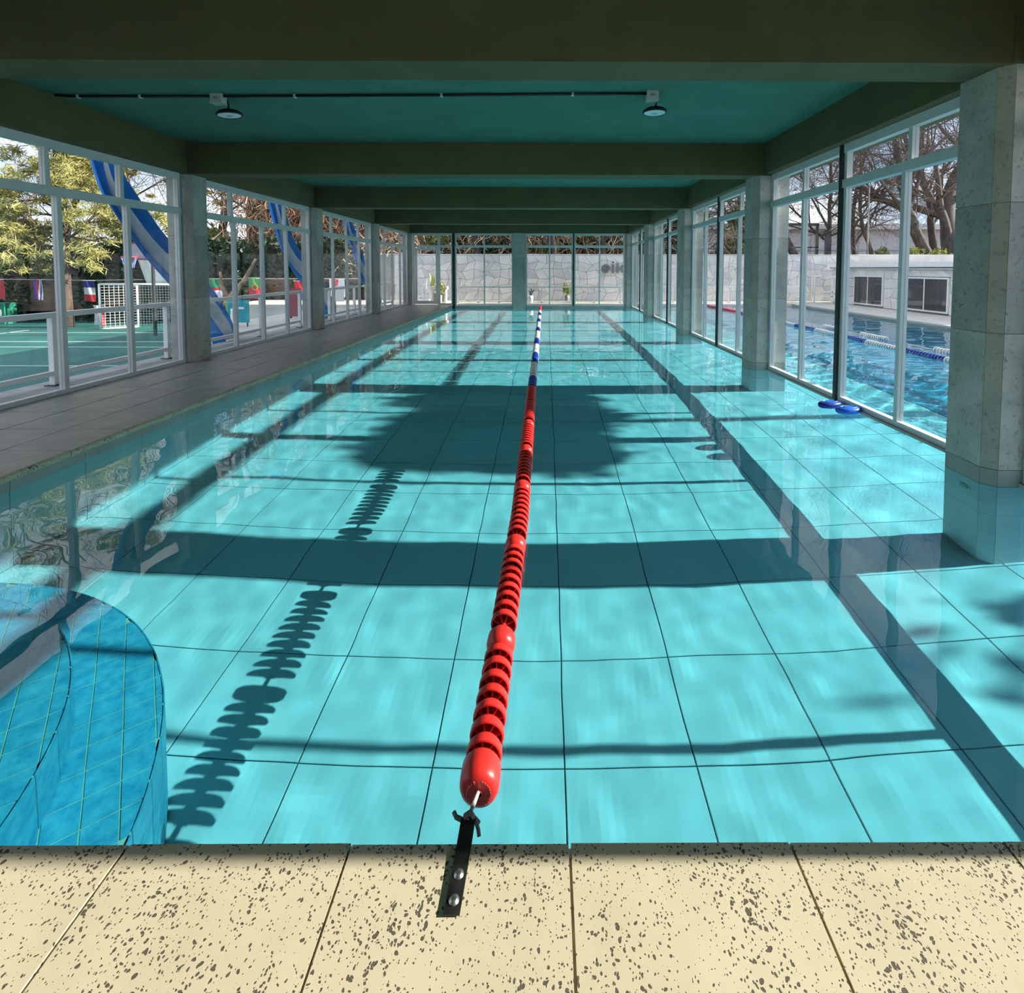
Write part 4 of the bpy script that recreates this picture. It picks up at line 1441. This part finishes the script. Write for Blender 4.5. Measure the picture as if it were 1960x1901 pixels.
# unseen evergreen added on the right terrace, crown shaped to shade the pool's middle
rng = random.Random(9)
cl = [(rng.uniform(-0.15, 0.15), rng.uniform(-1.05, 1.05), 5.45 + rng.uniform(-0.42, 0.42), 0.30, 0.48, 0.30) for _ in range(60)]
bush('added_shade_tree', 12.6, 7.0, 0.09, cl, 26000, 0.10, 'leafdark', 'unseen evergreen added on the right terrace, crown shaped to shade the pool', 91, cat='tree', shell=0.0, aspect=0.8, stem=False)
tr = [o_ for o_ in COL.objects if o_.name == 'added_shade_tree'][0]
MB().tube([(0, 0, 0), (0.05, 0.05, 2.5), (0, 0, 4.9)], [0.14, 0.11, 0.07], 10).build('trunk', M['bark'], tr, True)

rng = random.Random(19)  # added unseen tree, leafed thinly to dapple the pool floor
cl = [(rng.uniform(-0.3, 0.3), rng.uniform(-1.5, 1.5), 3.7 + rng.uniform(-0.4, 0.4), 0.45, 0.50, 0.32) for _ in range(26)]
bush('added_dapple_tree', 13.0, 2.3, 0.09, cl, 620, 0.11, 'leafgreen', 'unseen sparse tree added on the right terrace to dapple the pool floor', 93, cat='tree', shell=0.0, aspect=0.6, stem=True)

# ------------------------------------------------------------------ outside: left side
lg = MB().box(-6.75, XWL - 0.05, YB, 25.5, -1.2, 0.115).build('ledge', M['concrete'])
tag(lg, 'concrete ledge outside the left windows', 'ledge', kind='structure')
o = MB().box(-9.6, -6.76, 13.3, 25.5, -1.2, 0.0).build('patio', M['terrace'])
tag(o, 'pale paved patio strip outside the second left window bay', 'patio', kind='structure')
ct = MB().box(-45, -6.7, YB - 5, 40, -1.35, -1.05).build('ground_court', M['court'])
tag(ct, 'green sports court below the left windows', 'court', kind='structure')
for (xa, xb_, ya, yb_) in ((-40, -9.7, 18.9, 18.98), (-40, -9.7, 17.6, 17.66), (-40, -9.7, 14.2, 14.25), (-22.6, -22.52, 17.6, 22.5), (-22.6, -9.7, 21.6, 21.68)):
    MB().box(xa, xb_, ya, yb_, -1.05, -1.046).build('court_line', M['courtline'], ct)
post_sets = [(4.3, [2.437, 4.46], 5.0), (9.35, [2.32, 4.15], 4.2), (13.75, [1.6, 3.6], 4.2), (18.2, [1.6, 3.4], 3.6)]
for i, (y0, ps, ln) in enumerate(post_sets):
    railing('side_railing', -6.45, y0, 0.115, ps, 0.96, ln, 'y', 'white painted railing outside the left windows, ' + bays[i], mat='white', low=0.16, pr=0.035, rail=0.04,
            group='railings outside the left windows')


def banner(pts, width, label, seed, ends=0.85):
    """striped blue white blue cloth draped from the eaves; pts: (y, z) centre line, hanging in the plane x = -6.6"""
    rng = random.Random(seed)
    e = empty('striped_banner', (-6.95, pts[0][0], pts[0][1]))
    tag(e, label, 'banner', 'striped banners outside the left windows')
    P = [Vector((0, p[0], p[1])) for p in pts]
    N = 40
    def cr(t):
        n = len(P) - 1
        i = min(int(t * n), n - 1)
        u = t * n - i
        p0, p1, p2, p3 = P[max(i - 1, 0)], P[i], P[i + 1], P[min(i + 2, n)]
        return 0.5 * ((2 * p1) + (p2 - p0) * u + (2 * p0 - 5 * p1 + 4 * p2 - p3) * u * u + (3 * p1 - p0 - 3 * p2 + p3) * u ** 3)
    C = [cr(i / N) for i in range(N + 1)]
    K = 18
    grid = []
    for i in range(N + 1):
        d = (C[min(i + 1, N)] - C[max(i - 1, 0)]).normalized()
        nv = Vector((0, d.z, -d.y))
        wd = width[0] + (width[1] - width[0]) * (i / N)
        row = []
        for k in range(K + 1):
            u = k / K - 0.5
            q = C[i] + nv * (u * wd) + Vector((0.07 * math.sin(u * 13 + i * 0.12) + 0.12 * math.sin(i * 0.2), 0, 0))
            row.append(q - Vector((0, pts[0][0], pts[0][1])))
        grid.append(row)
    for nm, (k0, k1), mt_ in (('blue_stripe', (0, 6), 'cloth_blue'), ('white_stripe', (6, 12), 'cloth_white'), ('blue_stripe', (12, 18), 'cloth_blue')):
        m = MB()
        n = k1 - k0 + 1
        for row in grid:
            m.v += [tuple(row[k]) for k in range(k0, k1 + 1)]
        for i in range(N):
            for k in range(n - 1):
                m.face((i * n + k, i * n + k + 1, (i + 1) * n + k + 1, (i + 1) * n + k))
        ob = m.build(nm, M[mt_], e, True)
        md = ob.modifiers.new('thickness', 'SOLIDIFY')
        md.thickness = 0.006
    return e


banner([(8.15, 3.6), (8.2, 3.05), (8.4, 2.75), (9.1, 2.15), (9.9, 1.6), (10.6, 1.0), (10.95, 0.45), (11.05, 0.10)], (0.48, 0.80), 'blue and white striped banner hanging outside the first left bay', 1)
banner([(13.2, 3.6), (13.3, 2.95), (13.6, 2.5), (14.4, 1.95), (15.3, 1.45), (16.0, 0.85), (16.3, 0.20)], (0.58, 0.85), 'blue and white striped banner hanging outside the second left bay', 2)
banner([(17.9, 3.6), (18.1, 2.9), (18.7, 2.5), (19.4, 2.0), (20.2, 1.4), (20.8, 0.8), (21.0, 0.2)], (0.65, 0.85), 'blue and white striped banner hanging outside the third left bay', 3)

# goal with net
gl = empty('football_goal', (-19.6, 22.7, -1.05))
tag(gl, 'white football goal with net at the edge of the court', 'goal')
for nm, a in (('crossbar', ((0, 0, 2.0), (3.2, 0, 2.0))), ('post', ((0, 0, 0), (0, 0, 2.0))), ('post', ((3.2, 0, 0), (3.2, 0, 2.0))),
              ('back_post', ((0.86, 1.0, 0), (0.86, 1.0, 1.95))), ('side_bar', ((0, 0, 2.0), (0.86, 1.0, 1.95))), ('ground_bar', ((0, 0, 0.03), (0.86, 1.0, 0.03)))):
    MB().tube(a, 0.045, 10).build(nm, M['white'], gl, True)
net = MB()
for k in range(9):
    t = k / 8
    net.tube([(0.86 * t, 1.0 * t, 0), (0.86 * t, 1.0 * t, 1.98)], 0.007, 3, False)
for k in range(17):
    z = 1.98 * k / 16
    net.tube([(0, 0, z), (0.86, 1.0, z)], 0.007, 3, False)
    net.tube([(0.86, 1.0, z), (3.2, 1.0, z)], 0.007, 3, False)
for k in range(19):
    x = 0.86 + (3.2 - 0.86) * k / 18
    net.tube([(x, 1.0, 0), (x, 1.0, 1.98)], 0.007, 3, False)
o = net.build('net', M['white'], gl)
# basketball hoop
bh = empty('basketball_hoop', (-15.7, 20.6, -1.05))
tag(bh, 'basketball hoop with grey backboard and red rim above the court', 'basketball hoop')
MB().box(-0.9, 0.9, 0, 0.04, 3.05, 3.72).build('backboard', flat('backboard_grey', (0.32, 0.33, 0.36), 0.3), bh)
for a in ((-0.9, 0.9, 3.68, 3.74), (-0.9, 0.9, 3.03, 3.08), (-0.92, -0.87, 3.03, 3.74), (0.87, 0.92, 3.03, 3.74)):
    MB().box(a[0], a[1], -0.02, 0.0, a[2], a[3]).build('border', flat('board_border', (0.28, 0.05, 0.08)), bh)
MB().box(-0.04, 0.04, 0.05, 0.15, 0, 3.2).build('pole', M['darkpost'], bh)
rim = MB()
rim.tube([(-0.62 + 0.24 * math.cos(t), -0.3 + 0.24 * math.sin(t), 3.14) for t in [2 * math.pi * k / 20 for k in range(21)]], 0.03, 6, False)
rim.build('rim', flat('red_rim', (0.70, 0.06, 0.06)), bh, True)
nn_ = MB()
for k in range(10):
    a = 2 * math.pi * k / 10
    nn_.tube([(-0.62 + 0.24 * math.cos(a), -0.3 + 0.24 * math.sin(a), 3.14), (-0.62 + 0.14 * math.cos(a + 0.5), -0.3 + 0.14 * math.sin(a + 0.5), 2.72)], 0.02, 4)
nn_.build('net', flat('hoop_net', (0.25, 0.28, 0.60)), bh)


def flag(x, y, ztop, w, h, stripes, label, vert=False, extra=None):
    e = empty('flag', (x, y, ztop - h))
    tag(e, label, 'flag', 'flags hung along the court')
    nx, nz = 8, 8
    tot = sum(s_[0] for s_ in stripes)
    acc = 0.0
    for frac, c in stripes:
        a, b = acc / tot, (acc + frac) / tot
        acc += frac
        m = MB()
        for i in range(nx + 1):
            for k in range(nz + 1):
                u, v = i / nx, k / nz
                if vert:
                    u = a + (b - a) * u
                else:
                    v = 1 - (a + (b - a) * (1 - v))
                m.v.append((w * u, 0.04 * math.sin(u * 7 + v * 3), h * v - 0.04 * u * (1 - v)))
        for i in range(nx):
            for k in range(nz):
                p = i * (nz + 1) + k
                m.face((p, p + nz + 1, p + nz + 2, p + 1))
        m.build('stripe', flat('flag_%d_%d_%d' % tuple(int(v * 100) for v in c), c), e, True)
    if extra:
        for (cx, cz, r0, r1, c) in extra:
            m = MB()
            arcband(m, cx, cz, r0, r1, 0, 6.283, 18, 0.01)
            m.build('emblem', flat('flag_%d_%d_%d' % tuple(int(v * 100) for v in c), c), e, loc=(0, -0.05, 0))
    MB().tube([(-0.02, 0, h), (w + 0.02, 0, h)], 0.012, 6).build('rod', M['whiteplastic'], e)
    return e


RED, WHT, BLU, GRN, YEL = (0.55, 0.03, 0.05), (0.75, 0.75, 0.80), (0.03, 0.05, 0.28), (0.03, 0.28, 0.12), (0.60, 0.45, 0.05)
flag(-26.75, 25, 1.10, 0.60, 0.90, [(2, (0.55, 0.20, 0.05)), (1, RED)], 'orange and red flag at the left picture edge', True)
flag(-24.75, 25, 1.10, 0.42, 0.95, [(2, (0.06, 0.05, 0.35)), (1, RED), (0.6, WHT), (0.6, BLU), (0.6, WHT)], 'narrow blue flag with red and white stripes beside the pine trunk', True)
flag(-22.35, 25, 1.05, 0.55, 0.98, [(1, BLU), (1, WHT), (1, RED)], 'flag with blue, white and red bands left of the goal')
flag(-19.35, 26, 1.00, 0.55, 0.85, [(1, YEL), (1, RED)], 'yellow and red flag behind the goal net')
flag(-16.3, 25, 1.15, 0.62, 0.95, [(1, GRN), (0.35, RED), (1, WHT)], 'green, red and white flag beside the nearest left column')
flag(-14.4, 25, 1.20, 0.68, 1.0, [(1, (0.10, 0.35, 0.10)), (1.2, RED)], 'green and red flag with a round yellow emblem', False, [(0.34, 0.54, 0.10, 0.135, YEL), (0.34, 0.54, 0.0, 0.10, (0.35, 0.08, 0.06))])
flag(-12.2, 25, 1.05, 0.6, 0.9, [(1, RED), (1, (0.10, 0.14, 0.40))], 'red and blue flag left of the second left column')
flag(-10.5, 25, 1.15, 0.75, 0.85, [(1.4, WHT), (0.8, RED), (1.6, WHT)], 'white flag with a red vertical band in the third left bay', True)
flag(-21.2, 24.2, -0.10, 0.5, 0.9, [(1, WHT), (1, (0.65, 0.10, 0.10))], 'white and red cloth hanging low beside the goal post', True)
cdL = empty('bunting_line', (-28, 25.02, 1.13))
tag(cdL, 'thin cord carrying the row of flags along the court', 'cord')
MB().tube([(0, 0, 0), (6, 0, -0.06), (12, 0, 0.02), (19.5, 0, 0.04)], 0.01, 5).build('cord', M['whiteplastic'], cdL)

# court side bits
gb = empty('green_bin', (-26.6, 25.2, -1.05))
tag(gb, 'green bin at the left picture edge beside the court', 'bin')
MB().prism([(-0.35, -0.3), (0.5, -0.3), (0.5, 0.3), (-0.35, 0.3)], 0.0, 0.95).build('body', flat('bin_green', (0.01, 0.22, 0.13)), gb)
MB().box(-0.38, 0.53, -0.33, 0.33, 0.95, 1.02).build('lid', flat('bin_green', (0.01, 0.22, 0.13)), gb)
MB().box(-0.1, 0.35, -0.31, -0.30, 0.4, 0.7).build('white_mark', M['whiteplastic'], gb)
tp = empty('teal_poster', (-8.9, 14.6, 0.0))
tag(tp, 'teal and green poster board behind the railing in the second left bay', 'poster')
MB().box(-0.1, 0.48, 0, 0.03, 0.12, 0.76).build('board', flat('poster_teal', (0.02, 0.32, 0.40)), tp)
MB().box(-0.16, -0.1, -0.005, 0.035, 0.12, 0.76).build('green_edge', flat('poster_green', (0.16, 0.45, 0.15)), tp)
for x in (-0.05, 0.43):
    MB().box(x - 0.015, x + 0.015, 0.0, 0.03, 0, 0.12).build('foot', M['darkpost'], tp)
MB().box(0.10, 0.35, -0.004, 0.0, 0.50, 0.56).build('white_print', M['whiteplastic'], tp)
rb = empty('red_board', (-8.6, 17.2, 0.0))
tag(rb, 'dull red board standing outside near the second left column', 'board')
MB().box(0, 0.42, 0, 0.04, 0.05, 1.0).build('panel', flat('dull_red', (0.34, 0.07, 0.10)), rb)
MB().box(0.02, 0.10, -0.02, 0.06, 0, 0.05).build('foot', M['darkpost'], rb)
MB().box(0.32, 0.40, -0.02, 0.06, 0, 0.05).build('foot', M['darkpost'], rb)
wb = empty('white_poster', (-7.75, 18.9, 0.0))
tag(wb, 'white poster panel below the red banded flag in the third left bay', 'poster')
MB().box(0, 0.35, 0, 0.02, 0.45, 1.02).build('sheet', M['whiteplastic'], wb)
MB().box(0, 0.03, 0.02, 0.05, 0.0, 1.02).build('stake', M['darkpost'], wb)
rbx = empty('red_cushion', (-7.3, 16.4, 0.0))
tag(rbx, 'bright coral red cushion outside the third left bay', 'cushion')
cu = MB()
for i in range(9):
    for k in range(9):
        u, v = i / 8 * 2 - 1, k / 8 * 2 - 1
        e_ = (1 - u ** 4) * (1 - v ** 4)
        cu.v.append((u * 0.26, v * 0.20, 0.12 + 0.10 * e_))
for i in range(9):
    for k in range(9):
        u, v = i / 8 * 2 - 1, k / 8 * 2 - 1
        e_ = (1 - u ** 4) * (1 - v ** 4)
        cu.v.append((u * 0.26, v * 0.20, 0.12 - 0.10 * e_))
for i in range(8):
    for k in range(8):
        p = i * 9 + k
        cu.face((p, p + 9, p + 10, p + 1))
        cu.face((81 + p + 1, 81 + p + 10, 81 + p + 9, 81 + p))
cu.build('pad', flat('coral_red', (0.75, 0.13, 0.12)), rbx, True)
# pale objects in the second left bay
lw_ = empty('leaning_trunk', (-10.1, 15.4, -1.05))
tag(lw_, 'trunk with painted sun dapples leaning over in the second left bay', 'tree trunk')
m = MB()
m.tube([(0, 0, 0.0), (0.15, 0.1, 1.0), (0.5, 0.2, 1.75), (0.95, 0.3, 2.35), (1.25, 0.4, 3.0)], [0.11, 0.105, 0.09, 0.07, 0.03], 10)
m.tube([(0.5, 0.2, 1.75), (0.3, 0.2, 2.2), (0.25, 0.25, 2.6)], [0.08, 0.05, 0.03], 7)
m.build('bark', pmat('painted_dapple_bark', (0.62, 0.42, 0.28), 0.9, col2=(0.16, 0.10, 0.05), scale=4.0), lw_, True)  # sunlit patches are painted into the bark colour
gm = empty('grey_boulder', (-9.8, 14.9, -1.05))
tag(gm, 'rounded grey boulder behind the railing in the second left bay', 'boulder')
b_ = MB()
n = 16
for i in range(9):
    ph = math.pi / 2 * i / 8
    for k in range(n):
        a = 2 * math.pi * k / n
        q = 1 + 0.14 * noise.noise(Vector((math.cos(a) * 1.5, math.sin(a) * 1.5, ph * 2)))
        b_.v.append((0.75 * math.cos(a) * math.cos(ph) * q, 0.5 * math.sin(a) * math.cos(ph) * q, 1.42 * math.sin(ph) * q))
for i in range(8):
    for k in range(n):
        b_.face((i * n + k, i * n + (k + 1) % n, (i + 1) * n + (k + 1) % n, (i + 1) * n + k))
b_.build('rock', M['concrete'], gm, True)
for i, (x, yv, hh, lb) in enumerate(((-9.05, 14.3, 0.36, 'short white bollard on the patio, the left one'), (-8.85, 14.55, 0.52, 'taller white bollard on the patio beside the window mullion'))):
    e = empty('bollard', (x, yv, 0.0))
    tag(e, lb, 'bollard')
    MB().lathe([(0, 0), (0.07, 0), (0.055, 0.06), (0.045, hh - 0.06), (0.05, hh - 0.03), (0.03, hh), (0, hh)], 14).build('shaft', M['white'], e, True)
    MB().lathe([(0, 0.0), (0.13, 0.0), (0.13, 0.04), (0.07, 0.06)], 18).build('base', M['white'], e, True)

# trees, hedge and vines behind the court
bk = MB().box(-60, -14.8, 27.6, 40, -1.3, 0.9).box(-14.8, -6.0, 28.1, 40, -1.3, 1.2).build('ground_bank_left', M['soil'])
tag(bk, 'earth bank behind the court, shade put into its dark colour', 'ground', kind='structure')
rng = random.Random(21)
for i in range(9):
    x = -36 + i * 3.0
    cl = [(rng.uniform(-1.8, 1.8), rng.uniform(-0.4, 0.4), rng.uniform(0.2, 3.9), rng.uniform(0.8, 1.2), 0.6, rng.uniform(0.6, 0.8)) for _ in range(15)]
    bush('hedge_bush', x, 26.3 + rng.uniform(-0.1, 0.2), -1.05, cl, 6500, 0.14, 'leafdark', 'evergreen hedge bush, shade in its leaf colour, number %s along the row from the left' % ['one', 'two', 'three', 'four', 'five', 'six', 'seven', 'eight', 'nine'][i],
         100 + i, group='dark hedge behind the court')  # dark leaf colour stands for shade lying on the hedge
pt = empty('pine_tree', (-22.0, 23.6, -1.05))
tag(pt, 'tall pine with scaly brown trunk and yellow green needles at the left', 'tree')
rng2 = random.Random(5)
m, tw = MB(), MB()
tips = []
trunk = [(0, 0, 0), (-0.02, 0, 2.0), (0.05, 0, 4.5), (0.02, 0, 8.0), (0.1, 0, 11.0)]
m.tube(trunk, [0.34, 0.29, 0.24, 0.17, 0.06], 14)
for k in range(26):
    z = 3.4 + 7.0 * k / 26
    a = rng2.uniform(0, 6.28)
    grow(m, tw, (0.03, 0, z), (math.cos(a), math.sin(a), rng2.uniform(-0.25, 0.25)), rng2.uniform(2.2, 3.8) * (1 - 0.04 * k / 2), 0.06, 1, tips, rng2, up=-0.05, bend=0.3, nb=(3, 5), minr=0.012)
m.build('trunk', M['bark'], pt, True)
tw.build('twigs', M['twig'], pt)
T = [tuple(t) for t in tips]
P, t_, b_2 = leaf_cloud([(*t, 0.45, 0.45, 0.22) for t in T], 42000, 0.16, seed=6, shell=0.05)
quads_obj('needles', P, t_, b_2, M['pine'], pt, 0.10)
for i, (x, yv, h, r, nd_, lb) in enumerate(((-27.0, 29, 11, 0.22, 3000, 'yellow green conifer behind the hedge, left of the tall pine'), (-31.5, 28.5, 12, 0.25, 3500, 'yellow green conifer at the far left behind the hedge'),
                                            (-18.6, 29.5, 9.5, 0.2, 2600, 'yellow green tree behind the backboard'), (-24.5, 30, 9, 0.18, 2600, 'small yellow green tree between the pine and the goal'))):
    bare_tree(x, yv, 0.6, h, r, lb, 120 + i, (0.04, 0), 'conifers behind the court', mat='bark', nb=(6, 8), needles=nd_ * 5, name='conifer', needle_mat='pine')
bare_tree(-15.8, 29.0, 0.6, 10.0, 0.2, 'bare tree with fine twigs against the sky in the first left bay', 130, (0.05, 0), 'bare trees behind the court', nb=(6, 9))
bare_tree(-13.0, 30.0, 0.8, 9.0, 0.2, 'bare tree above the red vines in the second left bay', 131, (-0.1, 0), 'bare trees behind the court', nb=(6, 9))
for i, (x, mt_, lb) in enumerate(((-28.5, 'leafgreen', 'green shrub behind the hedge left of the pine'), (-21.5, 'leafgreen', 'green shrub behind the flag with three bands'), (-19.0, 'leafgreen', 'green shrub behind the football goal'))):
    cl = [(rng.uniform(-1.5, 1.5), rng.uniform(-0.5, 0.6), rng.uniform(1.6, 4.2), rng.uniform(0.7, 1.1), 0.7, rng.uniform(0.5, 0.8)) for _ in range(8)]
    bush('shrub', x, 27.9, 0.0, cl, 3000, 0.13, mt_, lb, 140 + i)
bank2 = MB().box(-16.5, -6.5, 28.6, 30, 0.5, 6.4).build('wall_bank', M['bankred'])
tag(bank2, 'reddish earth slope behind the dry vines', 'ground', kind='structure')
vine_mass('dry_vines', -17.0, -6.6, 28.0, 2.2, 6.6, 1500, 'vine', 'large tangle of dry reddish brown vines seen through the second left bay', 151, depth=1.2, mat2='vinepale')
vine_mass('dry_vines', -12.0, -6.6, 27.0, 0.8, 3.2, 350, 'vinepale', 'pale dry twigs hanging over the dark bank in the third left bay', 152, depth=0.6)
cl = [(rng.uniform(-2.2, 2.2), rng.uniform(-0.3, 0.3), rng.uniform(0.2, 2.2), 0.8, 0.4, 0.5) for _ in range(10)]
bush('ivy_bush', -9.2, 26.9, 0.0, cl, 3600, 0.09, 'leafgreen', 'mottled green ivy on the bank in the third left bay', 155)
o = MB().box(-14.8, -6.1, 27.7, 28.1, -1.2, 1.9).build('wall_bank_dark', M['concrete'])
tag(o, 'grey retaining wall behind the patio on the left', 'wall', kind='structure')
glare_em = empty('glare_sheet', (-19.0, 24.6, -1.05))  # sheet added to stand for a patch of sun glare
tag(glare_em, 'white sheet added for a sun glare behind the football goal', 'sheet')
m = MB()
for i in range(11):
    for k in range(9):
        u, v = i / 10, k / 8
        m.v.append((1.25 * u - 0.4 * v, 0.06 * math.sin(u * 12), 2.0 + 1.25 * v))
for i in range(10):
    for k in range(8):
        p = i * 9 + k
        m.face((p, p + 9, p + 10, p + 1))
ob = m.build('sheet', M['whiteplastic'], glare_em, True)
md = ob.modifiers.new('thickness', 'SOLIDIFY')
md.thickness = 0.01
for x in (0.0, 1.2):
    MB().tube([(x, 0.08, 0), (x - 0.3, 0.08, 3.3)], 0.02, 6).build('pole', M['darkpost'], glare_em)
